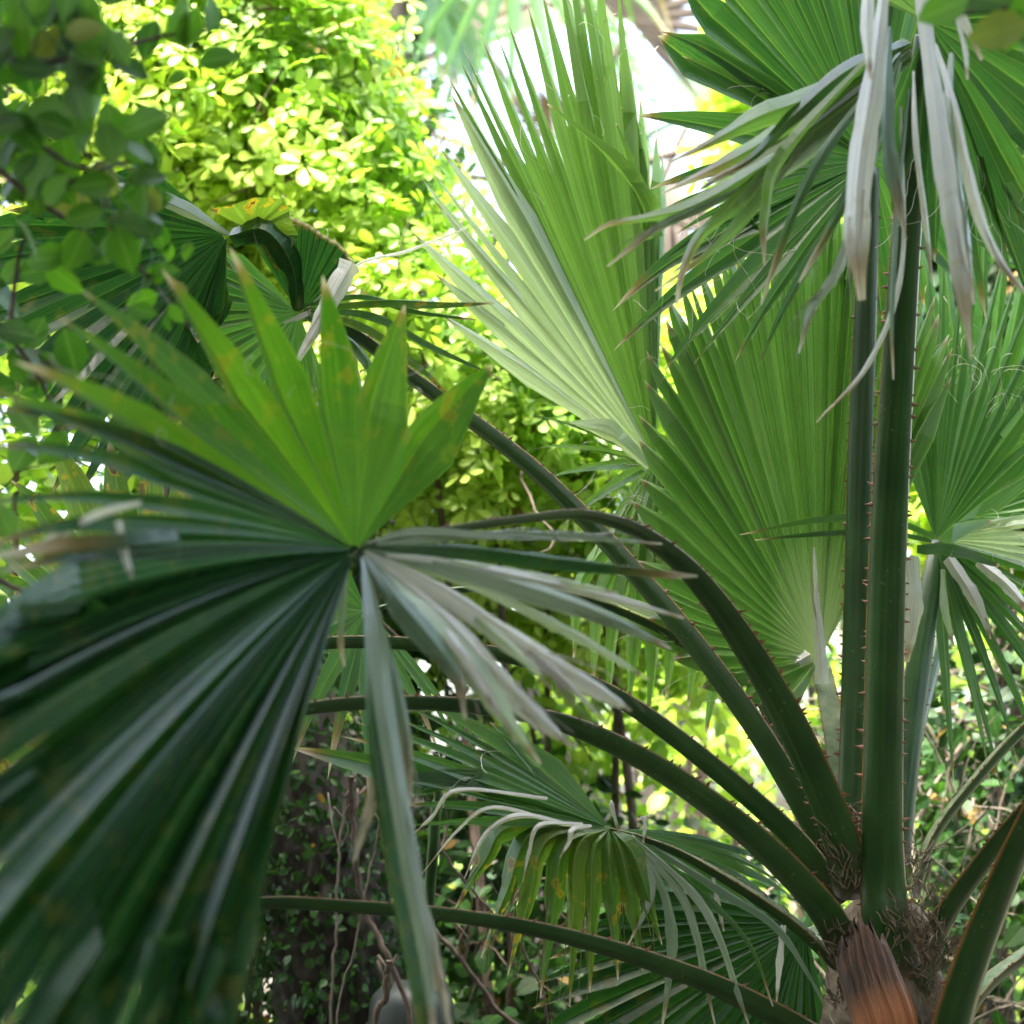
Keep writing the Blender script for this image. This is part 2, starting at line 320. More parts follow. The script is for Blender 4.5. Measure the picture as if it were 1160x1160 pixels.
def autofan(mb, hub, axis, normal, R, n=22, spread=130, join=.5, mi=0, dry=.15, droop=.3, seed=0, amp=.4, bend=.05, whole=0):
    axis = nrm(np.asarray(axis, float)); normal = nrm(np.asarray(normal, float)); lat = nrm(np.cross(normal, axis)); hub = np.asarray(hub, float)
    r = np.random.default_rng(seed); n1 = n
    ks = []
    for i in range(n1):
        a = math.radians(-spread+2*spread*i/(n1-1)); ks.append(hub+R*(.72+.28*math.cos(a*.6))*(axis*math.cos(a)+lat*math.sin(a)))
    return fan_world(mb, hub, ks, join=join, mi=mi, dry=dry, droop=droop, seed=seed, amp=amp, bend=bend, whole=whole)
def fan_world(mb, hub, tips, **k):
    q = []
    for v in tips:
        r = v-CAM; d = r@FW; q.append((580+580*(r@RT)/(d*TF), 580-580*(r@UPV)/(d*TF), d))
    return fan(mb, hub, q, **k)

# ------------------------------------------------------------------ leaf scatter
ST5 = [(0, 0), (.3, .13), (.62, .25), (.88, .19), (1, 0)]
STO = [(0, 0), (.25, .26), (.5, .32), (.8, .19), (1, 0)]
def leaftemplate(st, fold=.12, curl=.12):
    v = []; 
    for x, y in st:
        z = -curl*x*x
        if y == 0: v.append((x, 0, z))
        else: v += [(x, y, z+fold*y), (x, 0, z), (x, -y, z+fold*y)]
    f = [(0, 2, 1), (0, 3, 2)]; m = len(st)-2
    for k in range(m-1):
        a = 1+3*k; f += [(a, a+1, a+4, a+3), (a+1, a+2, a+5, a+4)]
    a = 1+3*(m-1); t = len(v)-1; f += [(a, a+1, t), (a+1, a+2, t)]
    al = [0 if y[1] == 0 else 1 for y in v]
    return np.array(v), f, np.array(al, float)
def rotz(v, a):
    c, s = math.cos(a), math.sin(a); return np.c_[v[:, 0]*c-v[:, 1]*s, v[:, 0]*s+v[:, 1]*c, v[:, 2]]
def five():
    v, f, al = leaftemplate(ST5); V = []; F = []; A = []
    for k, a in enumerate((-112, -56, 0, 56, 112)):
        q = v*(1 if k in (1, 2, 3) else .82); q = q.copy(); q[:, 0] += .16; b = len(V)*len(v)
        V.append(rotz(q, math.radians(a+(k*37 % 11)-5))); F += [tuple(i+b for i in x) for x in f]; A.append(al)
    return np.vstack(V), F, np.concatenate(A)
TPL = {'five': five(), 'oval': leaftemplate(STO)}
def scatter(mb, pos, out, size, kind='five', seed=0, upb=.6, jit=.55, droop=.0, dryp=.01, grand=None, mi=0):
    r = np.random.default_rng(seed); tv, tf, ta = TPL[kind]; n = len(pos)
    nr = nrm(out*.7+Z*upb+r.normal(0, jit, (n, 3))); tx = nrm(out*.6-Z*droop+r.normal(0, .7, (n, 3)))
    tx = nrm(tx-nr*(tx*nr).sum(1, keepdims=True)); ty = np.cross(nr, tx); sz = size*r.uniform(.55, 1.3, n)
    warp = r.uniform(.75, 1.25, (n, 1, 1)); cu = r.uniform(.2, 2.2, n)
    V = pos[:, None]+sz[:, None, None]*(tv[None, :, 0, None]*tx[:, None]+tv[None, :, 1, None]*ty[:, None]*warp+(tv[None, :, 2]*cu[:, None])[..., None]*nr[:, None])
    A = np.zeros((n, len(tv), 4)); A[..., 0] = np.clip(tv[:, 0], 0, 1)[None]; A[..., 1] = (r.uniform(0, 1, n) if grand is None else grand)[:, None]
    A[..., 2] = np.where(r.uniform(size=n) < dryp, .5, 0)[:, None]; A[..., 3] = ta[None]
    off = (np.arange(n)*len(tv))[:, None]
    b = mb.n; mb.v.append(V.reshape(-1, 3)); mb.a.append(A.reshape(-1, 4)); mb.n += n*len(tv)
    for q in tf: mb.f += [tuple(x) for x in (off+np.array(q)[None]+b).tolist()]
    mb.mi += [mi]*(n*len(tf))
def blobpts(blobs, n, seed, shell=.35):
    """blobs: (px,py,d, rx,ry,rz metres); points lie in the outer shell of lumpy ellipsoids"""
    r = np.random.default_rng(seed); a = np.array([b[3]*b[5]+b[4]*b[5] for b in blobs]); ks = r.multinomial(n, a/a.sum()); ps = []; os = []
    for b, k in zip(blobs, ks):
        d = nrm(r.normal(size=(k, 3))); c = P(*b[:3]); R = np.array(b[3:6])
        lump = 1+.16*np.sin(d@np.array([5., 3, 4])+b[0])+.12*np.sin(d@np.array([-4., 7, 9])+b[1])
        q = c+d*R*(lump*(1-shell*r.uniform(0, 1, k)**1.6))[:, None]; ps.append(q); os.append(nrm(d/R))
    p = np.vstack(ps); o = np.vstack(os); ok = p[:, 2] > .02
    return p[ok], o[ok]
def twigs(mb, p, o, n, ln, r0, seed, mi=0, sides=4, grav=.05):
    r = np.random.default_rng(seed)
    for i in r.integers(0, len(p), n):
        d = nrm(r.normal(size=3)+Z*.4); q = [p[i]-o[i]*.05]; L = ln*r.uniform(.4, 1.3)
        for s in range(7): d = nrm(d+r.normal(0, .3, 3)-Z*grav); q.append(q[-1]+d*L/7)
        mb.tube(spline(q, 12), np.linspace(r0, r0*.4, 12)*r.uniform(.6, 1.3), sides, cap=False)

# =================================================================== ground
g = MB(); N = 60; xs = np.linspace(-1, 1, N); xs = np.sign(xs)*np.abs(xs)**2.2*160
X, Y = np.meshgrid(xs, xs+6, indexing='ij'); H = .06*np.sin(X*1.3)*np.cos(Y*1.1)*np.exp(-(X**2+Y**2)/900)
g.grid(np.stack([X, Y, H-.02], -1), (0, 0, 0, 0)); go = g.build("ground", M['soil'], None, True); go['kind'] = 'structure'

# =================================================================== main fan palm
crown = P(1005, 1090, 2.86); base = Vector((crown[0], crown[1], -.02))
palm = thing("fan_palm", "big green fan palm with thorny arching stalks rising from its brown crown", "palm", base)
tk = MB(); zz = np.linspace(-.05, crown[2]-.06, 26); an = np.linspace(0, 2*math.pi, 19)[:-1]
rad = .125+.02*np.sin(zz*31)[:, None]*np.cos(an*3)[None]+.01*rng.normal(size=(26, 18)); rad[-4:] *= np.array([.95, .85, .7, .4])[:, None]
gr = np.stack([base.x+rad*np.cos(an), base.y+rad*np.sin(an), np.broadcast_to(zz[:, None], rad.shape)], -1)
tk.grid(gr, (0, 0, 0, 0), 0, True); tk.build("trunk", M['bark'], palm, True)

def boot(pts, label, up=(0, 1, .3), jag=.03):
    n = 40; p = spline([P(*q[:3]) for q in pts], n); w = px2m(spline([(q[3], 0, 0) for q in pts], n)[:, 0], 2.65)*.42
    tan = nrm(np.gradient(p, axis=0)); lat = nrm(np.cross(tan, np.array(up, float))); nv = np.cross(lat, tan); mb = MB(); c = 31
    u = np.linspace(-1, 1, c); off = rng.uniform(-1, .6, c)*jag*.8-.03*np.abs(u+.2)
    def lay(th):
        s = np.zeros((n, c, 3))
        for j in range(c):
            k = np.clip((np.arange(n)/(n-1)-.75)/.25, 0, 1)
            s[:, j] = p+lat*(u[j]*w)[:, None]-nv*((1-u[j]**2)*w*.38+th*(1-.8*u[j]**2)+.0035*np.sin(u[j]*23+np.arange(n)*.12)+.002*np.sin(u[j]*61))[:, None]+tan*(off[j]*k)[:, None]
        return s
    a, b = lay(.016), lay(0.)
    ring = np.concatenate([a, b[:, ::-1]], 1); A4 = np.zeros(ring.shape[:2]+(4,)); A4[..., 0] = np.clip((np.linspace(0, 1, n)-.3)*1.4, 0, 1)[:, None]; A4[..., 3] = np.concatenate([u, u[::-1]])[None]*.6; mb.grid(ring, A4, 0, True)
    k = 2*c; mb.f += [tuple((n-1)*k+i for i in range(k)), tuple(range(k))]; mb.mi += [0, 0]
    o = mb.build("leaf_base", M['boot'], palm, True)
    if label: o['label'] = label
    return o
boot([(1012, 1230, 2.6, 95), (1003, 1160, 2.6, 84), (988, 1115, 2.62, 80), (976, 1078, 2.64, 74), (968, 1046, 2.66, 66)], "brown cut off leaf base with an orange foot")
boot([(1100, 1330, 2.6, 100), (1085, 1250, 2.58, 90), (1075, 1200, 2.6, 70)], None)
boot([(935, 1330, 2.7, 100), (945, 1250, 2.66, 90), (950, 1190, 2.66, 70)], None)
# fibre mat between the stalks
fm = MB(); r = np.random.default_rng(5)
for cx, cy, cd, k, sx, sy in ((958, 968, 2.70, 110, 11, 26), (1024, 1056, 2.67, 60, 12, 16), (1048, 1062, 2.69, 120, 13, 30), (1056, 1100, 2.67, 80, 10, 26), (952, 1100, 2.68, 60, 8, 30), (1034, 1000, 2.78, 60, 8, 22)):
    for _ in range(k):
        p = P(cx+np.clip(r.normal(0, sx), -1.7*sx, 1.7*sx), cy+np.clip(r.normal(0, sy), -1.5*sy, 1.5*sy), cd+r.normal(0, .008)); sg = r.choice([-1, 1])
        d = nrm(Z*.9+RT*sg*r.uniform(.2, .9)+r.normal(0, .15, 3)); q = [p]; L = r.uniform(.015, .045)
        for s_ in range(5): d = nrm(d+r.normal(0, .22, 3)); q.append(q[-1]+d*L/5)
        fm.tube(spline(q, 9), r.uniform(.0004, .0014), 3, cap=False)
fm.build("fibre_mat", M['mat'], palm)['kind'] = 'stuff'

cm = MB(); cc = P(1004, 1075, 2.8); th_ = np.linspace(0, math.pi, 20); an = np.linspace(0, 2*math.pi, 31)[:-1]; rr_ = .085*np.sin(th_)[:, None]*(1+.06*np.sin(an*9)+.08*rng.normal(size=(20, 30)))
cm.grid(np.stack([cc[0]+rr_*np.cos(an), cc[1]+.02+rr_*np.sin(an), np.broadcast_to((cc[2]+.0-.17*np.cos(th_)*-1)[:, None]-.08, rr_.shape)], -1), (0, 0, 0, 0), 0, True); cm.build("crown_core", M['mat'], palm, True)
# ---- frond A: the near blade at the left on the arching stalk
A = frond(palm, (955, 990, 2.72), "near frond spreading dark blurred leaf from an arching stalk")
petiole(A, [(966, 1010, 2.74, 66), (945, 930, 2.7, 60), (880, 790, 2.62, 55), (800, 668, 2.5, 46), (730, 605, 2.38, 38), (660, 581, 2.26, 31), (590, 586, 2.16, 27), (500, 600, 2.05, 24), (425, 616, 1.97, 22), (403, 624, 1.95, 18)], [(.45, .55, .7), (.1, .5, .85)], thorn=.0085)
b = MB(); hA = P(403, 624, 1.95)
r1 = fan(b, hA, [(558, 408, 2.1), (461, 346, 2.02), (366, 306, 1.92), (258, 270, 1.82), (190, 300, 1.76), (88, 318, 1.64), (60, 352, 1.58), (15, 392, 1.52), (-20, 425, 1.48)], join=.54, bend=.02, dry=.1, droop=.05, amp=.6, jit=.02, mi=3)
r2 = fan(b, hA, [(-10, 440, 1.5, 2), (-60, 545, 1.45, 2), (-30, 640, 1.5)], join=.5, bend=.05, dry=.12, droop=.2)
r3 = fan(b, hA, [(-60, 720, 1.42, 2), (-200, 830, 1.25, 5), (-260, 1010, 1.15, 5), (-230, 1210, 1.1, 5), (-90, 1400, 1.1, 5), (70, 1420, 1.15, 5), (170, 1370, 1.22, 3), (238, 1290, 1.3)], join=.72, bend=.06, dry=.04, droop=.1, amp=1.2)
strip(b, [(415, 618, 1.96), (520, 605, 2.0), (640, 606, 2.05), (750, 616, 2.1)], [6, 15, 12, 2], .9, 1)
strip(b, [(415, 615, 1.96), (470, 600, 1.98), (560, 606, 2.0), (660, 612, 2.05)], [6, 14, 12, 2], .9, 1)
strip(b, [(412, 620, 1.95), (520, 622, 1.95), (620, 634, 1.97), (745, 648, 2.0), (790, 652, 2.02)], [6, 22, 20, 13, 3], .6, 0, .4)
strip(b, [(414, 622, 1.95), (500, 640, 1.92), (600, 668, 1.92), (690, 700, 1.93), (760, 735, 1.95)], [6, 20, 26, 20, 2], .7, 1)
strip(b, [(414, 624, 1.95), (500, 668, 1.9), (590, 728, 1.88), (680, 782, 1.88), (715, 805, 1.9)], [6, 26, 34, 20, 2], .6, 2)
strip(b, [(414, 626, 1.95), (490, 690, 1.88), (560, 762, 1.85), (610, 812, 1.85), (648, 846, 1.86)], [6, 28, 36, 22, 3], .5, 2, .12)
strip(b, [(414, 628, 1.95), (470, 690, 1.87), (530, 752, 1.84), (575, 815, 1.83), (612, 866, 1.84)], [6, 30, 34, 18, 3], .3, 4, .15)
strip(b, [(413, 628, 1.95), (450, 680, 1.86), (490, 728, 1.83), (520, 770, 1.82), (527, 815, 1.82)], [6, 30, 28, 12, 3], .2, 1, .35)
for (x, y, w_, d_) in ((775, 700, 11, 1.97), (735, 770, 13, 1.9), (690, 822, 12, 1.87), (668, 800, 16, 1.88), (585, 842, 14, 1.83), (560, 800, 12, 1.82), (625, 780, 13, 1.86), (700, 672, 12, 1.95), (630, 655, 13, 1.96)):
    strip(b, [(414, 626, 1.95), (414+(x-414)*.4, 626+(y-626)*.28, 1.92), (414+(x-414)*.75, 626+(y-626)*.66, d_), (x, y, d_)], [4, w_*.8, w_, 2], rng.uniform(.1, .7), int(rng.choice([2, 2, 2, 4])), .1)
strip(b, [(412, 630, 1.95), (425, 700, 1.85), (436, 800, 1.8), (462, 960, 1.76), (482, 1080, 1.74), (492, 1180, 1.72)], [5, 18, 23, 22, 17, 5], .2, 1, .1)
strip(b, [(410, 632, 1.95), (419, 720, 1.86), (424, 830, 1.81), (446, 990, 1.78), (470, 1120, 1.75), (478, 1200, 1.74)], [5, 18, 22, 20, 14, 5], -.4, 0, .1)
strip(b, [(414, 630, 1.95), (432, 720, 1.86), (455, 800, 1.83), (464, 880, 1.82), (462, 930, 1.82)], [5, 16, 16, 11, 3], .3, 1, .5)
strip(b, [(436, 790, 1.82), (432, 850, 1.81), (418, 920, 1.8), (402, 975, 1.8)], [4, 14, 12, 3], .2, 1, .8)
strip(b, [(448, 840, 1.82), (466, 960, 1.8), (474, 1040, 1.79), (478, 1090, 1.78)], [4, 16, 14, 3], .2, 1, .8)
strip(b, [(470, 980, 1.8), (488, 1060, 1.79), (500, 1120, 1.78), (512, 1175, 1.78)], [4, 14, 12, 3], .2, 1, .9)
strip(b, [(396, 628, 1.95), (388, 690, 1.97), (386, 730, 1.98), (390, 755, 1.98)], [4, 8, 7, 2], .2, 1, .6)
strip(b, [(200, 610, 1.66), (150, 615, 1.6), (60, 622, 1.55), (-10, 632, 1.5)], [20, 24, 22, 6], .5, 0, .7)
strip(b, [(160, 570, 1.6), (110, 585, 1.6), (60, 612, 1.6), (10, 640, 1.6)], [6, 14, 14, 3], .5, 2, .2)
strip(b, [(135, 590, 1.6), (142, 625, 1.6), (150, 655, 1.6)], [7, 12, 4], .5, 2, .2)
blade(A, b, [M['palmfront'], M['grey'], M['pale'], M['glow'], M['skysheen']])
fibres(A, [r1], 2, .07, .0005)

# ---- frond B: the tall upright fan in the middle
Bf = frond(palm, (950, 960, 2.9), "tall pale green frond standing up in the middle")
petiole(Bf, [(960, 970, 2.9, 44), (890, 840, 2.98, 36), (820, 700, 3.05, 30), (770, 590, 3.1, 22), (742, 524, 3.12, 16)], (.5, .6, .6))
b = MB(); hB = P(742, 524, 3.12)
r0 = fan(b, hB, [(505, 360, 2.95), (482, 300, 2.95), (468, 262, 2.95), (476, 215, 2.95), (470, 200, 2.95), (482, 190, 2.97), (486, 150, 2.98), (508, 110, 3.0)], join=.62, bend=0, dry=.05, droop=0, amp=.6, jit=.03, mi=1)
r1 = fan(b, hB, [(508, 92, 3.0), (520, 70, 3.02), (530, 48, 3.03), (545, 42, 3.05), (562, 25, 3.05), (578, 8, 3.06), (594, 0, 3.08), (604, -30, 3.09), (618, -60, 3.1), (630, -80, 3.11), (642, -90, 3.12), (655, -100, 3.14), (668, -60, 3.15), (690, -30, 3.18, 2), (708, 80, 3.2), (722, 150, 3.22, 2), (745, 170, 3.26)], join=.68, bend=.0, dry=.05, droop=.0, amp=.8, jit=.02, taper=.9)
r2 = fan(b, hB, [(700, 40, 3.2, 2), (728, 100, 3.24, 2), (752, 160, 3.3)], join=.8, bend=.0, dry=.03, droop=.0, seed=4)
strip(b, [(735, 260, 3.08), (728, 225, 3.06), (690, 175, 3.04), (620, 118, 3.02)], [24, 24, 16, 2], .4, 0, .05)
strip(b, [(740, 270, 3.08), (728, 225, 3.07), (712, 180, 3.06), (698, 140, 3.05)], [20, 18, 10, 2], .3, 0, .05)
r3 = fan(b, hB, [(600, 465, 3.0, 1), (606, 500, 2.98), (622, 540, 2.96), (645, 590, 2.97), (668, 640, 2.98), (695, 640, 3.0), (718, 620, 3.02), (735, 650, 3.05), (768, 610, 3.1), (800, 600, 3.12), (800, 560, 3.14)], join=.25, bend=.06, dry=.05, droop=.1, amp=.5)
strip(b, [(735, 530, 3.1), (690, 490, 3.06), (640, 480, 3.04)], [6, 26, 4], .2, 1, .05)
for i, (x, y) in enumerate([(650, 745), (672, 770), (690, 790), (712, 800), (735, 812), (755, 790), (780, 800), (800, 830)]):
    strip(b, [(742+(i-3)*4, 530, 3.12), (742+(x-742)*.55, 610+i % 3*12, 3.06), (x+6, y-80, 3.05), (x, y, 3.06)], [5, 20, 18, 3], .25*(i % 3), 0, .06)
strip(b, [(860, 745, 3.0), (790, 715, 3.0), (720, 690, 3.0), (660, 665, 2.98)], [8, 24, 20, 2], .5, 1, .05)
strip(b, [(880, 772, 3.0), (800, 748, 3.0), (730, 720, 3.0), (680, 700, 2.98)], [8, 26, 20, 2], .7, 0, .05)
blade(Bf, b, [M['palmlight'], M['skysheen'], M['pale']])
fibres(Bf, [r1, r2, r3], 3, .12, .0005, 2)

# ---- frond C: the finely pleated fan behind the stalks
Cf = frond(palm, (955, 930, 2.92), "finely pleated frond facing the camera behind the stalks")
petiole(Cf, [(960, 960, 2.9, 34), (952, 880, 2.92, 34), (943, 815, 2.95, 32), (930, 755, 3.0, 28)], (0, -1, .4), thorn=.005, gap=.012, base=False)
b = MB(); hC = P(929, 745, 3.0)
r1 = fan(b, hC, [(880, 800, 2.9, 2), (800, 775, 2.88, 2), (735, 700, 2.88, 3), (720, 600, 2.9, 3), (725, 500, 2.95, 3), (735, 400, 3.0, 4), (770, 320, 3.05, 4), (815, 270, 3.08, 4), (855, 240, 3.1, 4), (895, 220, 3.1, 4), (935, 205, 3.1, 4), (970, 215, 3.1, 4), (1005, 235, 3.08, 4), (1035, 290, 3.05, 3), (1065, 350, 3.02, 3), (1080, 430, 3.0)], join=.84, bend=-.02, dry=.04, droop=.02, amp=1.05, jit=.03, rows=20)
strip(b, [(931, 775, 2.975), (929, 735, 2.975), (926, 690, 2.975), (922, 620, 2.985)], [17, 14, 8, 2], 0, 2, 0, amp=.6)
strip(b, [(917, 742, 2.98), (900, 752, 2.97), (880, 770, 2.96)], [14, 10, 3], 0, 2, 0)
blade(Cf, b, [M['mid'], M['grey'], M['pale']])
fibres(Cf, [r1], 1, .09, .0005, 5)

# ---- frond D: the fan at the right edge
D = frond(palm, (1020, 950, 2.95), "right hand frond with white glossy strips above dark hanging ones")
petiole(D, [(1018, 980, 2.9, 38), (1026, 880, 2.95, 40), (1040, 760, 3.02, 40), (1056, 660, 3.1, 34), (1064, 615, 3.14, 26)], (-.2, 1, .2), thorn=.006)
b = MB(); hD = P(1060, 612, 3.12)
r1 = fan(b, hD, [(1020, 380, 3.2), (1035, 300, 3.2, 2), (1075, 260, 3.2, 2), (1115, 250, 3.15, 2), (1160, 290, 3.1, 2), (1200, 320, 3.05, 2), (1215, 390, 3.0), (1220, 460, 3.0), (1210, 510, 3.0), (1130, 585, 3.0)], join=.45, bend=.0, dry=.08, droop=.08, amp=.5)
r2 = fan(b, hD, [(1190, 578, 3.0, 2), (1230, 590, 2.95, 2), (1250, 625, 2.95, 2), (1250, 660, 2.95)], join=.5, bend=.05, dry=.1, droop=.25, mi=1, amp=.8)
r4 = fan(b, hD, [(1250, 680, 2.97, 2), (1230, 750, 2.97, 3), (1180, 830, 2.97, 2), (1120, 860, 3.0)], join=.4, bend=.05, dry=.1, droop=.3, mi=0, amp=.7)
r3 = fan(b, hD, [(1230, 760, 3.02, 2), (1180, 850, 3.03, 2), (1135, 900, 3.04, 1), (1082, 895, 3.04, 1), (1040, 850, 3.05)], join=.3, bend=.06, dry=.12, droop=.1)
strip(b, [(1074, 632, 3.02), (1098, 668, 3.0), (1114, 700, 3.0), (1122, 724, 3.0)], [14, 16, 10, 2], .1, 2, .2)
strip(b, [(1108, 636, 3.0), (1138, 660, 2.98), (1165, 690, 2.96)], [12, 15, 10], .1, 2, .2)
strip(b, [(1068, 645, 3.02), (1070, 690, 3.0), (1080, 732, 3.0)], [5, 10, 3], .1, 1, .2)
strip(b, [(1034, 630, 3.0), (1036, 690, 2.98), (1028, 750, 2.98)], [14, 22, 6], .1, 2, .2)
strip(b, [(1040, 620, 2.98), (1080, 620, 2.94), (1132, 640, 2.92)], [14, 22, 6], .9, 0, .05)
strip(b, [(1055, 608, 3.0), (1000, 589, 2.98), (930, 590, 2.94), (838, 606, 2.9)], [8, 13, 12, 2], .8, 0, .12)
strip(b, [(1055, 614, 3.0), (1000, 604, 2.98), (930, 606, 2.94), (855, 612, 2.9)], [6, 10, 9, 2], .8, 0, .12)
blade(D, b, [M['palm'], M['skysheen'], M['pale']])
fibres(D, [r1, r2], 4, .1, .0005, 8)

Q = frond(palm, (1010, 960, 3.0), "rear frond of overlapping green blades beyond the right hand one")
petiole(Q, [(1012, 990, 2.95, 34), (1030, 860, 3.1, 32), (1070, 700, 3.3, 26), (1105, 590, 3.4, 20)], (-.2, 1, .2), thorn=.005)
b = MB(); hQ = P(1105, 585, 3.4)
fan(b, hQ, [(960, 420, 3.4, 2), (990, 300, 3.4, 3), (1060, 210, 3.4, 3), (1150, 190, 3.35, 3), (1240, 260, 3.3, 3), (1300, 390, 3.3, 3), (1310, 520, 3.3, 2), (1290, 600, 3.3)], join=.5, bend=.0, dry=.06, droop=.1, amp=.7, taper=.7)
blade(Q, b, [M['palm']])
# ---- frond E: front upright stalk, hanging dried strips at the top right
E = frond(palm, (1000, 1035, 2.7), "upright front frond with pale dried strips hanging from the top")
petiole(E, [(1010, 1095, 2.72, 84), (1004, 1040, 2.7, 72), (1000, 990, 2.7, 64), (1000, 880, 2.68, 58), (1006, 620, 2.64, 54), (1020, 370, 2.56, 46), (1034, 170, 2.48, 40), (1050, 40, 2.4, 34)], (.15, 1, .0), thorn=.0095, gap=.02)
b = MB(); hE = P(1052, 25, 2.38)
r2 = fan(b, hE, [(1010, 240, 2.5), (1060, 300, 2.5), (1110, 330, 2.45), (1150, 330, 2.4), (1185, 370, 2.4), (1215, 310, 2.4), (1240, 250, 2.38), (1270, 170, 2.38), (1280, 90, 2.38), (1290, 10, 2.4), (1260, -90, 2.4)], join=.55, bend=.04, dry=.1, droop=.3, amp=.7, mi=4)
r3 = fan(b, hE, [(1240, -190, 2.42, 2), (1120, -270, 2.42, 2), (1000, -260, 2.4, 2), (900, -200, 2.36, 2), (830, -100, 2.3)], join=.6, bend=.04, dry=.1, droop=.3)
for pts, w, mi, dr in (([(1030, 50, 2.36), (930, 105, 2.3), (860, 132, 2.26), (800, 164, 2.24), (758, 183, 2.22)], [16, 24, 22, 7, 2], 0, .4),
                   ([(1030, 52, 2.36), (930, 118, 2.3), (845, 172, 2.26), (750, 219, 2.24)], [16, 22, 16, 2], 0, .35),
                   ([(1030, 55, 2.36), (920, 135, 2.3), (850, 178, 2.27), (793, 214, 2.25)], [10, 14, 13, 3], 2, .1),
                   ([(1030, 60, 2.36), (920, 150, 2.3), (800, 226, 2.26), (735, 246, 2.24), (690, 254, 2.24), (662, 272, 2.24)], [14, 22, 15, 9, 5, 2], 0, .4),
                   ([(1030, 62, 2.36), (900, 180, 2.3), (800, 230, 2.26), (740, 262, 2.24), (688, 302, 2.24)], [14, 20, 13, 8, 2], 1, .3),
                   ([(1030, 65, 2.36), (890, 165, 2.3), (830, 232, 2.26), (792, 268, 2.25), (773, 308, 2.24), (766, 348, 2.24)], [14, 22, 16, 10, 7, 2], 0, .45),
                   ([(1030, 65, 2.36), (920, 150, 2.3), (850, 240, 2.26), (800, 290, 2.25), (742, 330, 2.24)], [14, 18, 14, 7, 2], 0, .3),
                   ([(1030, 50, 2.36), (960, 80, 2.3), (900, 130, 2.27), (850, 180, 2.25), (800, 205, 2.24)], [14, 20, 14, 7, 2], 3, .3)):
    strip(b, pts, [x*1.15 for x in w], rng.uniform(-.3, .3), mi, dr)
for pts, w, mi in ([[(1005, -40, 2.2), (990, 80, 2.12), (974, 190, 2.08), (970, 270, 2.06), (976, 340, 2.06)], [12, 26, 36, 32, 10], 2],
                   [[(985, -40, 2.15), (982, 40, 2.1), (986, 90, 2.08)], [20, 16, 5], 2],
                   [[(1008, 30, 2.25), (1004, 110, 2.2), (1008, 190, 2.17), (1026, 272, 2.16)], [5, 20, 22, 3], 1],
                   [[(1040, -40, 2.2), (1055, 80, 2.12), (1073, 210, 2.06), (1088, 310, 2.04), (1100, 405, 2.04)], [16, 24, 28, 24, 3], 2],
                   [[(1078, 60, 2.2), (1076, 140, 2.13), (1092, 260, 2.1), (1104, 345, 2.08)], [6, 20, 24, 5], 1],
                   [[(1060, 50, 2.2), (1080, 120, 2.14), (1105, 230, 2.1), (1130, 290, 2.08), (1168, 340, 2.06)], [4, 13, 16, 12, 3], 2],
                   [[(1070, -40, 2.1), (1086, 10, 2.08), (1112, 68, 2.07)], [14, 14, 5], 2],
                   [[(1084, 20, 2.1), (1094, 60, 2.08), (1096, 90, 2.07)], [6, 7, 3], 2],
                   [[(1035, 80, 2.25), (1038, 160, 2.2), (1050, 260, 2.18), (1056, 320, 2.18)], [4, 9, 8, 3], 2],
                   [[(1030, 100, 2.28), (1018, 210, 2.24), (1010, 350, 2.22), (1012, 430, 2.22)], [4, 8, 7, 2], 1],
                   [[(1020, 70, 2.3), (960, 280, 2.2), (920, 350, 2.18), (905, 400, 2.18)], [6, 15, 12, 3], 1],
                   [[(1020, 60, 2.3), (935, 170, 2.22), (895, 250, 2.2), (862, 345, 2.2)], [6, 16, 14, 3], 3],
                   [[(1020, 60, 2.3), (985, 170, 2.22), (950, 240, 2.2), (905, 320, 2.2)], [6, 20, 16, 3], 3],
                   [[(1010, 40, 2.3), (890, 170, 2.2), (868, 240, 2.2), (866, 300, 2.2)], [6, 18, 16, 3], 0],
                   [[(1020, 120, 2.3), (1022, 300, 2.25), (985, 410, 2.25), (925, 478, 2.26)], [3, 7, 8, 2], 2]):
    strip(b, pts, [x*.82 for x in w], rng.uniform(-.2, .3), mi, .3)
blade(E, b, [M['palmlight'], M['grey'], M['pale'], M['palm'], M['palm']])
fibres(E, [r2], 3, .1, .0005, 9)

# ---- frond F: rear upright stalk with the round fan at the upper right
F = frond(palm, (965, 940, 2.84), "upright rear frond with a round pleated fan")
petiole(F, [(962, 955, 2.82, 40), (967, 860, 2.83, 42), (971, 700, 2.84, 40), (975, 500, 2.84, 36), (981, 340, 2.84, 32), (987, 190, 2.85, 24)], (.1, 1, 0), thorn=.007, gap=.014)
b = MB(); hF = P(988, 182, 2.86)
r1 = fan(b, hF, [(1010, -160, 2.9, 2), (940, -170, 2.9, 3), (870, -140, 2.9, 3), (815, -90, 2.88, 2), (775, -20, 2.86, 1), (752, 38, 2.84)], join=.8, bend=.0, dry=.05, droop=.05, amp=.7, mi=3)
r2 = fan(b, hF, [(740, 20, 2.8), (765, 60, 2.8), (730, 130, 2.78), (740, 205, 2.76, 2), (760, 260, 2.76, 2), (745, 310, 2.74, 1), (680, 345, 2.7), (690, 395, 2.7), (740, 425, 2.7), (790, 410, 2.72, 2), (860, 400, 2.75)], join=.5, bend=.04, dry=.12, droop=.15, amp=.5)
r3 = fan(b, hF, [(1000, 360, 2.95, 2), (1100, 330, 2.97, 2), (1180, 220, 2.98, 2), (1190, 90, 2.97, 2), (1130, -60, 2.95, 2), (1030, -130, 2.92)], join=.7, bend=.0, dry=.1, droop=.05, mi=3)
blade(F, b, [M['palm'], M['grey'], M['pale'], M['palm']])
fibres(F, [r2], 3, .12, .0005, 10)

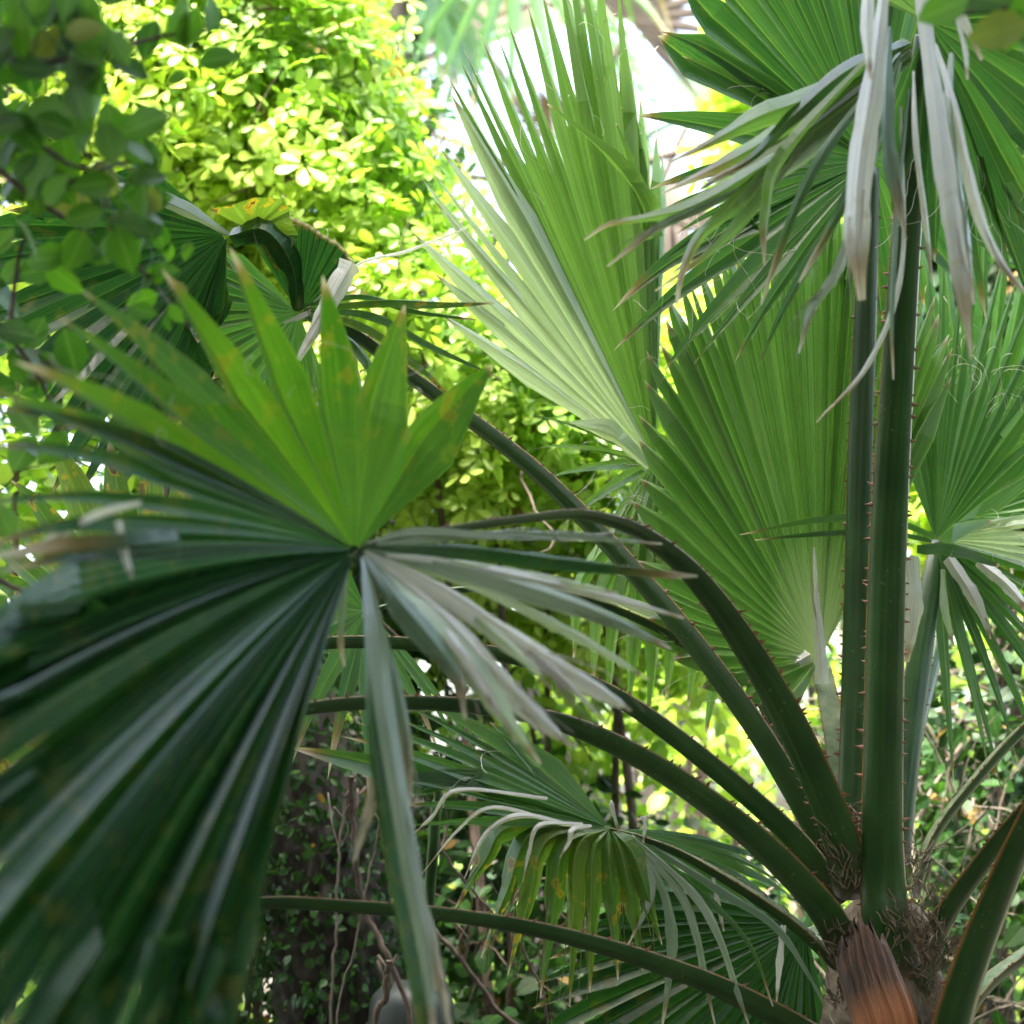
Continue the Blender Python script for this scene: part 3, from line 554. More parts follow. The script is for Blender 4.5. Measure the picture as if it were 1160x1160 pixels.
# ---- frond G: long straight stalk to the burnt fan at the upper left
G = frond(palm, (930, 985, 2.78), "long straight frond ending in a folded leaf with burnt cut edges")
petiole(G, [(955, 1000, 2.78, 46), (905, 905, 2.78, 46), (840, 800, 2.78, 44), (740, 672, 2.8, 40), (610, 536, 2.84, 34), (470, 430, 2.9, 28), (400, 378, 2.93, 24), (345, 355, 2.95, 18)], [(.5, .55, .65), (.35, .6, .7)], thorn=.007)
b = MB(); hG = P(338, 354, 2.95)
r1 = fan(b, hG, [(268, 232, 2.9, 3), (308, 240, 2.9, 4), (345, 252, 2.9, 4), (375, 270, 2.9, 3), (404, 300, 2.9)], join=1, bend=0, dry=.05, droop=0, amp=.6, cut=True, mi=3, jit=0)
hH = P(258, 266, 2.88)
r2 = fan(b, hG, [(250, 285, 2.92, 3), (215, 350, 2.9, 3), (225, 410, 2.9, 3), (280, 450, 2.92, 3), (340, 470, 2.95, 2), (370, 460, 2.96)], join=.8, bend=.03, dry=.05, droop=.1, amp=.6)
r3 = fan(b, hH, [(120, 195, 2.75), (60, 215, 2.72, 2), (-40, 255, 2.7, 2), (-60, 330, 2.68, 2), (-30, 410, 2.66, 2), (20, 480, 2.66, 2), (60, 550, 2.66, 2), (120, 560, 2.68, 2), (190, 480, 2.72, 1), (225, 385, 2.78)], join=.72, bend=.03, dry=.08, droop=.1, amp=.55, mi=3, seed=2)
r4 = fan(b, P(285, 262, 2.9), [(262, 225, 2.85), (318, 222, 2.87, 2), (330, 245, 2.88), (325, 290, 2.9)], join=.95, bend=.02, dry=0, droop=0, mi=4, cut=True)
strip(b, [(262, 268, 2.88), (300, 262, 2.86), (330, 300, 2.9), (338, 352, 2.94)], [24, 30, 26, 12], .3, 3, 0)
strip(b, [(258, 266, 2.85), (215, 240, 2.8), (165, 218, 2.76), (130, 210, 2.74)], [6, 16, 20, 6], .3, 1, 0)
strip(b, [(398, 298, 2.86), (380, 330, 2.85), (365, 360, 2.84), (338, 408, 2.84)], [26, 24, 18, 6], .1, 2, 0)
strip(b, [(345, 352, 2.93), (405, 300, 2.9), (460, 285, 2.9), (530, 258, 2.9)], [2, 3, 4, 2], .1, 2, 0)
for pts, w, mi in ([[(345, 350, 2.93), (430, 342, 2.88), (500, 344, 2.86), (560, 343, 2.85)], [6, 13, 11, 2], 4],
                   [[(345, 352, 2.93), (420, 356, 2.88), (490, 392, 2.86), (570, 430, 2.86)], [6, 13, 10, 2], 0],
                   [[(345, 354, 2.93), (410, 368, 2.88), (470, 410, 2.86), (530, 470, 2.86)], [6, 14, 10, 2], 4],
                   [[(345, 356, 2.93), (400, 390, 2.88), (430, 440, 2.87), (450, 520, 2.87)], [6, 14, 10, 2], 0],
                   [[(345, 345, 2.93), (410, 335, 2.9), (470, 352, 2.9), (540, 362, 2.9)], [6, 9, 8, 2], 0],
                   [[(345, 358, 2.93), (395, 390, 2.9), (405, 420, 2.9), (412, 455, 2.9)], [4, 8, 6, 2], 2],
                   [[(320, 366, 2.9), (338, 358, 2.89), (352, 352, 2.88)], [2, 9, 8], 2]):
    strip(b, pts, w, .7, mi, .15)
blade(G, b, [M['palm'], M['grey'], M['pale'], M['palmfront'], M['spotted']])
fibres(G, [r1, r2], 1, .06, .0006, 11)

# ---- frond I: drooping spotted fan low in the middle
I = frond(palm, (930, 1080, 2.74), "low drooping frond with yellow and brown spotted leaflets")
petiole(I, [(950, 1090, 2.76, 40), (905, 1046, 2.72, 44), (850, 1008, 2.68, 40), (780, 968, 2.64, 32), (730, 948, 2.6, 24), (690, 938, 2.58, 16)], [(.2, -.45, .8), (.1, -.1, 1)], thorn=.007, gap=.015)
b = MB(); hI = P(690, 938, 2.58)
r1 = fan(b, hI, [(560, 820, 2.6), (480, 795, 2.58, 2), (440, 812, 2.55, 2), (380, 832, 2.5, 1), (340, 850, 2.48), (440, 880, 2.5, 1), (455, 910, 2.5), (470, 935, 2.5)], join=.5, bend=.05, dry=.1, droop=.03, amp=.45)
for i, (x, y, mx, my) in enumerate([(515, 1030, 580, 935), (545, 1085, 605, 942), (575, 1105, 620, 950), (612, 1130, 640, 958), (645, 1140, 655, 962), (668, 1125, 672, 968), (700, 1110, 690, 970), (728, 1100, 704, 968), (750, 1070, 715, 965)]):
    strip(b, [(690, 938, 2.58), (mx, my, 2.56), ((mx+x)/2, (my+y)/2-6, 2.55), (x, y, 2.56)], [5, 24, 28, 22, 9, 1], rng.uniform(-.2, .3), 2, .1)
for pts, w, mi in ([[(640, 935, 2.54), (560, 915, 2.5), (520, 940, 2.5), (478, 990, 2.5)], [4, 5, 4, 1], 1],
                   [[(650, 936, 2.54), (590, 924, 2.5), (550, 945, 2.5), (526, 995, 2.5)], [4, 7, 5, 1], 1],
                   [[(660, 934, 2.54), (612, 935, 2.5), (600, 965, 2.5), (592, 1000, 2.5)], [4, 6, 5, 1], 1],
                   [[(670, 936, 2.54), (650, 940, 2.5), (645, 955, 2.5), (634, 972, 2.5)], [4, 8, 6, 1], 1],
                   [[(620, 905, 2.54), (520, 895, 2.5), (490, 925, 2.5), (468, 945, 2.5)], [4, 5, 4, 1], 1],
                   [[(694, 925, 2.55), (693, 910, 2.54), (702, 945, 2.54)], [3, 8, 3], 1], [[(726, 925, 2.55), (732, 930, 2.54), (729, 955, 2.54)], [3, 8, 3], 1],
                   [[(700, 945, 2.58), (735, 985, 2.56), (738, 1020, 2.55), (712, 1070, 2.55)], [5, 10, 12, 2], 4],
                   [[(705, 945, 2.58), (748, 1000, 2.56), (762, 1060, 2.55), (758, 1110, 2.55), (750, 1165, 2.55)], [5, 10, 14, 8, 2], 4],
                   [[(710, 945, 2.58), (770, 1010, 2.56), (790, 1060, 2.55), (798, 1100, 2.55), (810, 1160, 2.55)], [5, 11, 10, 8, 2], 4],
                   [[(715, 946, 2.58), (785, 1010, 2.56), (815, 1060, 2.55), (835, 1120, 2.55), (850, 1165, 2.55)], [5, 11, 10, 8, 2], 4],
                   [[(720, 948, 2.58), (800, 1015, 2.57), (850, 1070, 2.56), (876, 1140, 2.56)], [5, 9, 6, 2], 0],
                   [[(725, 950, 2.6), (820, 1010, 2.6), (880, 1050, 2.6), (920, 1110, 2.6), (945, 1160, 2.6)], [5, 12, 9, 6, 2], 4],
                   [[(808, 994, 2.6), (814, 1025, 2.6), (820, 1055, 2.6)], [4, 6, 2], 1], [[(888, 1048, 2.64), (884, 1090, 2.64), (880, 1135, 2.64)], [7, 9, 2], 1]):
    strip(b, pts, w, .4, mi, .2)
r3 = fan(b, P(700, 940, 2.62), [(850, 965, 2.85, 2), (890, 985, 2.85, 2), (900, 1010, 2.82, 2), (870, 1040, 2.75)], join=.6, bend=.06, dry=.05, droop=.1)
blade(I, b, [M['palm'], M['pale'], M['spotted'], M['dead'], M['grey']])
fibres(I, [r1], 1, .06, .0006, 12)

# ---- fronds behind the near blade: four more long arching stalks
K = frond(palm, (935, 1010, 2.76), "middle arching frond running left behind the near blade")
petiole(K, [(950, 1020, 2.78, 44), (900, 950, 2.76, 44), (800, 862, 2.72, 40), (700, 790, 2.7, 36), (600, 748, 2.68, 32), (480, 730, 2.66, 28), (370, 728, 2.64, 26), (250, 745, 2.62, 22), (170, 770, 2.6, 16)], [(.3, .5, .8), (0, .55, .85)], thorn=.006)
b = MB(); hK = P(165, 772, 2.6)
r1 = fan(b, hK, [(330, 560, 2.7, 2), (230, 470, 2.7, 2), (120, 470, 2.65, 2), (10, 520, 2.6, 3), (-60, 620, 2.5, 3), (-120, 760, 2.45, 3), (-80, 930, 2.4, 3), (40, 1020, 2.4, 3), (160, 1020, 2.45)], join=.6, bend=.05, dry=.1, droop=.2)
blade(K, b, [M['spotted']])
L_ = frond(palm, (945, 1050, 2.74), "thick arching frond crossing the lower middle with rusty thorns")
petiole(L_, [(962, 1080, 2.74, 62), (925, 1020, 2.7, 58), (850, 945, 2.64, 54), (750, 872, 2.56, 48), (650, 822, 2.48, 42), (560, 802, 2.4, 36), (460, 795, 2.34, 32), (360, 800, 2.28, 30), (260, 825, 2.22, 24), (200, 850, 2.2, 18)], [(.3, .5, .8), (0, .6, .8)], thorn=.009, gap=.024)
b = MB(); hL = P(195, 854, 2.2)
fan(b, hL, [(290, 720, 2.3, 2), (180, 690, 2.2, 3), (60, 740, 2.1, 3), (0, 850, 2.05, 3), (10, 1000, 2.0, 3), (90, 1100, 2.0, 3), (190, 1110, 2.05, 3), (260, 1040, 2.1)], join=.6, bend=.05, dry=.1, droop=.2)
blade(L_, b, [M['palm']])
Nf = frond(palm, (930, 960, 2.86), "grey speckled frond stalk crossing behind the near arch")
petiole(Nf, [(945, 985, 2.86, 36), (890, 860, 2.9, 36), (800, 745, 2.9, 34), (700, 688, 2.88, 30), (600, 664, 2.86, 28), (500, 668, 2.84, 24), (420, 690, 2.82, 18)], [(.3, -.1, .9), (0, -.2, 1)], thorn=.005)
b = MB(); hN = P(415, 692, 2.82)
fan(b, hN, [(330, 590, 2.8, 1), (270, 640, 2.78, 2), (255, 740, 2.75, 2), (330, 850, 2.72, 2), (420, 890, 2.72, 2), (500, 850, 2.75, 2), (560, 870, 2.78)], join=.4, bend=.06, dry=.3, droop=.3)
blade(Nf, b, [M['palm']])
fibres(Nf, [], 1)
O = frond(palm, (945, 1150, 2.7), "lowest frond stalk crossing the bottom of the picture")
petiole(O, [(985, 1235, 2.72, 60), (930, 1180, 2.66, 56), (840, 1128, 2.58, 50), (740, 1088, 2.5, 44), (620, 1054, 2.42, 38), (500, 1034, 2.36, 34), (400, 1026, 2.3, 32), (290, 1022, 2.26, 28), (180, 1040, 2.2, 20)], [(.2, .5, .85), (0, .55, .85)], thorn=.008, gap=.024)
b = MB(); hO = P(175, 1042, 2.2)
fan(b, hO, [(270, 900, 2.25, 2), (120, 880, 2.2, 3), (20, 960, 2.1, 3), (-20, 1120, 2.05, 3), (50, 1260, 2.0, 3), (160, 1290, 2.05, 3), (250, 1200, 2.1)], join=.6, bend=.05, dry=.1, droop=.2)
blade(O, b, [M['palm']])
# ---- dark fan under the crown
J = frond(palm, (930, 1120, 2.92), "dark shaded frond hanging under the spotted one")
petiole(J, [(975, 1120, 2.9, 40), (935, 1075, 2.98, 32), (915, 1050, 3.02, 20)], (0, -.5, 1), thorn=.004)
b = MB(); hJ = P(912, 1048, 3.02)
fan(b, hJ, [(700, 985, 3.0, 2), (640, 1050, 2.95, 3), (600, 1140, 2.9, 3), (600, 1260, 2.85, 4), (690, 1360, 2.85, 4), (800, 1400, 2.85, 3), (880, 1380, 2.88, 2), (940, 1300, 2.9)], join=.72, bend=.05, dry=.05, droop=.1, amp=.6)
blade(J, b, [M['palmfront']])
# ---- stalks leaving to the right, their fans beyond the frame
for k, (pts, up, lab) in enumerate((
    ([(1032, 1015, 2.84, 34), (1052, 950, 2.86, 36), (1095, 890, 2.9, 38), (1165, 815, 2.96, 38), (1270, 740, 3.05, 32), (1400, 700, 3.1, 24)], (-.75, .02, .62), "slender grey green frond stalk leaning right with pale channel"),
    ([(1035, 1130, 2.78, 74), (1058, 1045, 2.74, 74), (1105, 975, 2.7, 70), (1170, 900, 2.66, 64), (1280, 800, 2.6, 44), (1420, 740, 2.5, 26)], (-.75, .3, .5), "olive edged frond stalk leaning right behind the near one"),
    ([(1058, 1230, 2.64, 112), (1078, 1130, 2.59, 104), (1120, 1015, 2.54, 94), (1170, 905, 2.46, 82), (1250, 770, 2.36, 54), (1360, 660, 2.25, 28)], (-.8, .45, .35), "thick near frond stalk leaning out at the lower right"),
    ([(1075, 1190, 2.8, 44), (1105, 1125, 2.84, 44), (1160, 1078, 2.9, 42), (1260, 1020, 2.98, 36), (1400, 990, 3.05, 24)], (-.55, -.12, .75), "short low frond stalk with a pale channel at the right"))):
    fr = frond(palm, pts[0][:3], lab); petiole(fr, pts, up, thorn=.009 if k != 0 else .006, gap=.02 if k else .012)
    b = MB(); h = P(*pts[-1][:3]); ax = h-P(*pts[-2][:3])
    autofan(b, h, ax, (0, -.3, 1), .55, 26, 75, .6, dry=.1, droop=.4, seed=40+k); blade(fr, b, [M['palm']])

# =================================================================== palms far behind
def farpalm(px, topy, d, label, fans, skirt, seed, trunkr=.16):
    top = P(px, topy, d); t = thing("background_palm", label, "palm", (top[0], top[1], 0), "blurred palms in the distance")
    b = MB(); b.tube(spline([(top[0]+.1, top[1], -.1), (top[0]-.05, top[1], top[2]*.5), top], 20), np.linspace(trunkr*1.3, trunkr, 20), 12); b.build("trunk", M['bark'], t, True)
    r = np.random.default_rng(seed)
    for k, (ax, ln, R, m) in enumerate(fans):
        ax = nrm(np.array(ax, float)); fr = link("frond", None, t, top); h = top+ax*ln
        b = MB(); b.tube(spline([top, top+ax*ln*.5+Z*.06, h], 10), np.linspace(.03, .014, 10), 6); b.build("petiole", M['dead'] if m == 'dead' else M['petiole'], fr, True)
        b = MB(); autofan(b, h, nrm(ax-Z*.35), np.cross(ax, r.normal(size=3)), R, 18, 110, .35, dry=.2, droop=.9, seed=seed+k, bend=.08); b.build("leaf_blade", M[m], fr)
    if skirt:
        b = MB()
        for _ in range(skirt):
            a = r.uniform(0, 6.28); p = top+np.array([math.cos(a)*.2, math.sin(a)*.2, -.05]); L = r.uniform(.4, 1.1)
            b.tube(spline([p-Z*0, p+np.array([math.cos(a)*.2, math.sin(a)*.2, -L*.4]), p+np.array([math.cos(a)*.15, math.sin(a)*.15, -L])], 8), [.004, .012, .014, .014, .012, .01, .008, .003], 4)
        b.build("dead_skirt", M['dead'], t)
fa = lambda *a: [((math.cos(math.radians(x)), y, math.sin(math.radians(x))), l, R, m) for x, y, l, R, m in a]
farpalm(640, 230, 9, "blurred palm with brown radiating stalks against the white sky", fa((150, .2, .9, .7, 'dead'), (120, -.3, .9, .8, 'dead'), (95, .2, 1.0, .8, 'palm'), (70, -.2, .9, .7, 'dead'), (40, .3, .9, .8, 'palm'), (15, -.3, .9, .7, 'dead'), (175, -.2, .8, .7, 'dead'), (-10, .2, .8, .6, 'dead')), 70, 3)
farpalm(745, 215, 11, "smaller blurred palm with a purplish dead skirt", fa((100, .2, .7, .7, 'palm'), (60, -.3, .7, .7, 'dead'), (140, .2, .7, .6, 'dead'), (10, .2, .6, .5, 'dead')), 130, 5, .14)
farpalm(440, -160, 8, "blurred palm whose blue grey leaves hang in from above", fa((-35, -.3, .7, .9, 'palm'), (-70, .1, .6, .9, 'palm'), (-110, -.3, .5, .8, 'palm'), (0, .2, .8, .8, 'palm'), (200, .2, .7, .8, 'palm')), 0, 9)

# =================================================================== climbers, shrubs, trees
def shrub(name, label, cat, blobs, n, size, mat, kind='five', seed=0, tw=60, group=None, upb=.6, twm='twig', dryp=.01, shell=.35, part="foliage", droop=.1, twr=.003, twl=.4):
    c = P(*blobs[0][:3]); t = thing(name, label, cat, (c[0], c[1], 0), group)
    p, o = blobpts(blobs, n, seed, shell); b = MB()
    lum = np.clip(.5+.5*np.sin(p@np.array([5., 3., 6.])+seed)+np.random.default_rng(seed).normal(0, .3, len(p)), 0, 1)
    scatter(b, p, o, size, kind, seed, upb, droop=droop, dryp=dryp, grand=lum); b.build(part, M[mat], t)
    b = MB(); twigs(b, p, o, tw, twl, twr, seed+1)
    for q in blobs:                                            # main stems down to the ground
        c = P(*q[:3]); r = np.random.default_rng(int(abs(q[0]))+3)
        b.tube(spline([(c[0]+r.normal(0, .1), c[1]+.1, -.05), (c[0]+r.normal(0, .12), c[1]+.05, max(c[2]*.5, .1)), c], 12), np.linspace(.018, .006, 12), 6)
    b.build("stems", M[twm], t); return t
shrub("climbing_vine", "sunlit lime green vine of five part leaves filling the upper left", "vine",
      [(270, 60, 4.3, .36, .35, .4), (200, 130, 4.2, .4, .3, .35), (345, 150, 4.2, .26, .3, .36), (300, 230, 4.25, .5, .3, .22), (400, 265, 4.1, .22, .25, .3), (140, 40, 4.5, .35, .3, .35), (250, -60, 4.4, .4, .4, .3)], 4800, .042, 'vine', 'five', 1, 110)
shrub("climbing_vine", "lime green vine hanging behind the straight stalk in the middle", "vine",
      [(480, 400, 4.0, .3, .25, .3), (560, 500, 4.1, .3, .25, .28), (640, 420, 4.3, .4, .25, .25), (620, 600, 4.3, .45, .3, .22), (700, 640, 4.3, .35, .25, .28)], 3000, .042, 'vine', 'five', 2, 70)
shrub("leafy_shrub", "blurred yellow green shrub behind the upper right fan", "shrub",
      [(862, 30, 5.6, .15, .3, .3), (852, 165, 5.6, .14, .3, .25), (905, 80, 5.6, .2, .4, .45), (915, 230, 5.4, .25, .35, .3), (900, 350, 5.4, .36, .35, .26), (1070, 60, 5.6, .5, .4, .6), (790, 450, 5.3, .4, .35, .3)], 3000, .055, 'vine', 'five', 3, 40)
shrub("leafy_shrub", "lime green shrub at the right edge beside the hanging strips", "shrub",
      [(1130, 520, 4.3, .26, .25, .16), (1180, 560, 4.2, .25, .2, .16), (1120, 590, 4.2, .2, .2, .12)], 900, .045, 'vine', 'five', 4, 40)
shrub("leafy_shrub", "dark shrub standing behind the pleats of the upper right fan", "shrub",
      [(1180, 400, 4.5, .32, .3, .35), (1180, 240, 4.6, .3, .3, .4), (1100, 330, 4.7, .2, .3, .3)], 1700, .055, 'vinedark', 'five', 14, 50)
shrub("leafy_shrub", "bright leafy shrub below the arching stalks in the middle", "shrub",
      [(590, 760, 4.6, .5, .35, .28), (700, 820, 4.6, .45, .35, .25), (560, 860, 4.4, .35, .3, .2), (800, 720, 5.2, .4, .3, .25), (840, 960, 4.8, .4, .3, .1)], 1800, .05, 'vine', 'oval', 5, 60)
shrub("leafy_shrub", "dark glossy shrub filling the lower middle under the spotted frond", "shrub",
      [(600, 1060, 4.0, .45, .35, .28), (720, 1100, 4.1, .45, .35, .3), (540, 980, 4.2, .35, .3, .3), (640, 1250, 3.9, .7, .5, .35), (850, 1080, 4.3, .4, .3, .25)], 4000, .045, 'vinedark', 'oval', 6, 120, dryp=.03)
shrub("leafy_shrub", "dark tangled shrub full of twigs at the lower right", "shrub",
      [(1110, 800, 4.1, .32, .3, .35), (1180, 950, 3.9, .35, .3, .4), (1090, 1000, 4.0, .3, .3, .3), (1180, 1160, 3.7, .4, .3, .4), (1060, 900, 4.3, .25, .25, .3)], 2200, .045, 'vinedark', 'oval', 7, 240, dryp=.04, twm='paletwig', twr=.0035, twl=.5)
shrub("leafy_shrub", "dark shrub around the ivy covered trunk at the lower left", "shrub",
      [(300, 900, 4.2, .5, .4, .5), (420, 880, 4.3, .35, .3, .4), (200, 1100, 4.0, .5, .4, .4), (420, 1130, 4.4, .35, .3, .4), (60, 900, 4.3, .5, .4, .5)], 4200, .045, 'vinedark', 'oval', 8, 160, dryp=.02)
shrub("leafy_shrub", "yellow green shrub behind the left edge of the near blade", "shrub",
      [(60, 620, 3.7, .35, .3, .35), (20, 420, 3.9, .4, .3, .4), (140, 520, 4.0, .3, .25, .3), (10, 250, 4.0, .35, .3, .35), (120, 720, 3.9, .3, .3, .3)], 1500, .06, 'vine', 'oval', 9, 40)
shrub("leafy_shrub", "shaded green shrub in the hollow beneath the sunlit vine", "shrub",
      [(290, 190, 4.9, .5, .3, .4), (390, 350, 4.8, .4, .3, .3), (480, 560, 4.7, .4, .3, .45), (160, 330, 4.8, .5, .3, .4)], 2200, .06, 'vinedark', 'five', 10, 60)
shrub("leafy_tree", "loose green foliage with bright sky gaps between the right stalks", "tree",
      [(830, 860, 7.0, .5, .4, .35), (900, 940, 6.8, .5, .4, .2), (760, 700, 7.4, .7, .5, .5), (1080, 620, 7.5, .7, .5, .8)], 1500, .075, 'vine', 'oval', 11, 50, shell=.8)
# far wood closing the view low down
fw = MB(); r = np.random.default_rng(77)
for k in range(46):
    a = r.uniform(-1, 1); d = r.uniform(9, 15); x = a*d*.62; 
    gap = abs(x/d*580/TF+580-640)
    h = r.uniform(.3, 1.4) if 120 < x/d/TF*580+580 < 980 else r.uniform(1.5, 5.5)
    for q in range(3):
        c = np.array([x+r.normal(0, .5), d, h*(q+.5)/3*1.0]); R = np.array([.9, .7, max(.45, h/3)])
        dd = nrm(r.normal(size=(150, 3))); pp = c+dd*R*r.uniform(.6, 1.1, (150, 1)); ok = pp[:, 2] > 0
        scatter(fw, pp[ok], dd[ok], .2, 'oval', k*3+q, .4, mi=int(r.uniform() < .5))
fo = fw.build("far_wood", [M['vinedark'], M['vine']]); fo['kind'] = 'stuff'
tag(fo, "far green leafage closing the view behind the palms and shrubs", "foliage")
# low ground cover
gc = MB(); n = 3500; xy = np.c_[r.uniform(-4, 4, n), r.uniform(2.4, 8, n), r.uniform(.02, .3, n)]
scatter(gc, xy, np.tile(Z, (n, 1)), .09, 'oval', 5, .8); go2 = gc.build("ground_cover", M['vinedark']); go2['kind'] = 'stuff'
tag(go2, "low dark green leaves covering the soil", "ground cover")

# ---- unseen side hedges and overhead tree, added to shade the palm
for sx, lab in ((-1, "unseen leafy screen added at the left to keep light off the palm"), (1, "unseen leafy screen added at the right to keep light off the palm")):
    hg = thing("unseen_hedge", lab, "unseen_hedge", (sx*3.6, 0, 0)); b = MB(); m = 5200 if sx < 0 else 3600  # leafy wall outside the view, added to cut light from the side
    pp = np.c_[sx*r.uniform(3.2, 4.1, m), r.uniform(-6, 3.8, m), r.uniform(.02, 4.8, m)]; 
    scatter(b, pp, np.tile([-sx*1., 0, .3], (m, 1)), .26, 'oval', 31+sx, .3); b.build("foliage", M['vinedark'], hg)
    b = MB()
    for y in np.arange(-5.5, 3.5, .9): b.tube([(sx*3.7, y, -.1), (sx*3.65, y+.1, 2), (sx*3.7, y, 4)], [.05, .04, .02], 7)
    b.build("stems", M['bark'], hg)
ct = thing("unseen_shade_tree", "unseen broad leaved tree added overhead to shade the palm", "tree", (-2.6, -2.2, 0)); b = MB()
b.tube(spline([(-2.6, -2.2, -.1), (-2.5, -2.1, 2.5), (-2.2, -1.5, 5), (-1.5, -.5, 7)], 24), np.linspace(.24, .1, 24), 14)
for e in ((2.5, .5, 5.6), (-2.5, 2.2, 5.4), (1.2, 2.8, 5.8), (-1, -4, 6), (3, -3, 6)): b.tube(spline([(-2.25, -1.6, 4.7), ((e[0]-2.2)/2, (e[1]-1.5)/2, 5.5), e], 14), np.linspace(.09, .025, 14), 8)
b.build("trunk", M['bark'], ct, True); b = MB(); n = 12500
pp = np.c_[r.uniform(-5.5, 5.5, n), r.uniform(-6, 2.05, n), 5.0+r.uniform(0, .7, n)]; pp = np.vstack([pp, np.c_[r.uniform(-3.2, -.85, 900), r.uniform(1.9, 2.4, 900), 5.0+r.uniform(0, .2, 900)]]); n += 900; pp[:, 2] += .25*np.sin(pp[:, 0]*2)+.2*np.cos(pp[:, 1]*2.3)
m = 4500; pp = np.vstack([pp, np.c_[r.uniform(-6, 6, m), r.uniform(-6.5, -3.5, m), r.uniform(.4, 5.2, m)]]); n += m  # low rear leaves added to block light from behind the camera
scatter(b, pp, np.tile(Z, (n, 1)), .3, 'oval', 21, .5); b.build("crown", M['vinedark'], ct)
# ---- old tree trunk with ivy at the lower left
tp = [(400, 1500, 3.55), (385, 1160, 3.6), (365, 1000, 3.62), (335, 860, 3.68), (260, 640, 3.8), (120, 300, 4.1), (-60, -100, 4.4)]
q = P(*tp[0]); t = thing("old_tree", "rough grey brown trunk wrapped in ivy leaning left behind the near blade", "tree", (q[0], q[1], 0))
pa = spline([(q[0]+.02, q[1], -.05)]+[P(*x) for x in tp], 150); b = MB(); NA = 64; an = np.linspace(0, 2*math.pi, NA+1)[:-1]
tan = nrm(np.gradient(pa, axis=0)); u = nrm(np.cross(tan, [0, 1., 0])); w = np.cross(tan, u)
rr = np.linspace(.13, .07, 150)[:, None]*(1+.08*np.sin(an*5+pa[:, 2:]*3)+.06*np.sin(an*11-pa[:, 2:]*7)+.05*np.sin(an*23+pa[:, 2:]*13)+.05*r.normal(size=(150, NA)))
b.grid(pa[:, None]+rr[..., None]*(np.cos(an)[None, :, None]*u[:, None]+np.sin(an)[None, :, None]*w[:, None]), (0, 0, 0, 0), 0, True); b.build("trunk", M['bark'], t, True)
b = MB(); i = r.integers(0, 120, 6500); a = r.uniform(0, 6.28, 6500); oo = np.cos(a)[:, None]*u[i]+np.sin(a)[:, None]*w[i]
scatter(b, pa[i]+oo*.135+r.normal(0, .016, (6500, 3)), oo, .02, 'oval', 4, .2, droop=.6); b.build("ivy", M['vinedark'], t)
b = MB(); p, o = blobpts([(-60, -60, 4.5, .7, .5, .6)], 500, 6); scatter(b, p, o, .07, 'five', 6); b.build("crown", M['vinedark'], t)
for k, (pts, rad, lab) in enumerate((([(398, 880, 3.4), (400, 930, 3.4), (404, 985, 3.4), (418, 1040, 3.4), (440, 1085, 3.38), (470, 1200, 3.36)], .0055, "brown dead stem hanging in front of the old trunk"),
                           ([(392, 900, 3.38), (384, 960, 3.38), (381, 1040, 3.37), (376, 1180, 3.36)], .0025, "thin pale stem hanging straight beside the brown one"),
                           ([(440, 1090, 3.3), (437, 1130, 3.3), (425, 1190, 3.3)], .006, "black crooked stem beside the rounded pot"),
                           ([(490, 1050, 3.5), (525, 1090, 3.5), (560, 1140, 3.5), (600, 1220, 3.5)], .0045, "black twiggy stem arching beside the pot"),
                           ([(480, 900, 3.3), (500, 960, 3.3), (545, 1020, 3.3), (600, 1090, 3.3), (625, 1200, 3.3)], .0025, "thin black stem slanting behind the spotted leaflets"),
                           ([(452, 820, 3.3), (430, 930, 3.3), (405, 1060, 3.3), (380, 1190, 3.3)], .002, "hair thin pale stem slanting across the old trunk"))):
    b = MB(); g0 = P(*pts[-1]); wpt = [P(*x) for x in pts]+[np.array([g0[0]+.02, g0[1]+.02, .5*g0[2]]), np.array([g0[0], g0[1], -.02])]
    b.tube(spline(wpt, 40)+r.normal(0, .0015, (40, 3)), rad, 6)
    e = wpt[0]
    for z in range(3): b.tube(spline([wpt[1], wpt[1]+r.normal(0, .008, 3)+Z*.03, wpt[1]+r.normal(0, .018, 3)+Z*.07], 6), rad*.5, 4)
    tag(b.build("dead_stem", M['twig'] if k in (0, 2, 3, 4) else M['paletwig'], None, True), lab, "stem", "dead stems by the old trunk")
for k, (pts, rad) in enumerate((([(490, 870, 3.2), (497, 905, 3.2), (492, 940, 3.2), (480, 1200, 3.2)], .012),)):
    b = MB(); g0 = P(*pts[-1]); b.tube(spline([P(*x) for x in pts]+[(g0[0], g0[1], -.02)], 30), np.linspace(rad*.6, rad, 30), 8)
    tag(b.build("green_stem", M['petiole'], None, True), "short upright green stem behind the low drooping frond", "stem")
# ---- rounded pot
pc = P(466, 1160, 3.45); b = MB(); pr = [(0.001, .02), (.11, .02), (.125, .3), (.14, pc[2]-.02), (.147, pc[2]-.02), (.15, pc[2]+.0), (.147, pc[2]+.035), (.135, pc[2]+.052), (.10, pc[2]+.068), (.05, pc[2]+.076), (.001, pc[2]+.078)]
an = np.linspace(0, 2*math.pi, 41)[:-1]; pr = np.array(pr); pr[:, 0] *= .52
gr = np.stack([pc[0]+pr[:, 0, None]*np.cos(an), pc[1]+pr[:, 0, None]*np.sin(an), np.broadcast_to(pr[:, 1, None], (len(pr), 40))], -1)
pt = thing("rounded_post", "grey green rounded plastic post at the bottom behind the hanging strip", "post", (pc[0], pc[1], 0))
b.grid(gr[:4], (0, 0, 0, 0), 0, True); b.build("shaft", M['pot'], pt, True)
b = MB(); b.grid(gr[3:], (0, 0, 0, 0), 0, True); b.build("cap", M['pot'], pt, True)

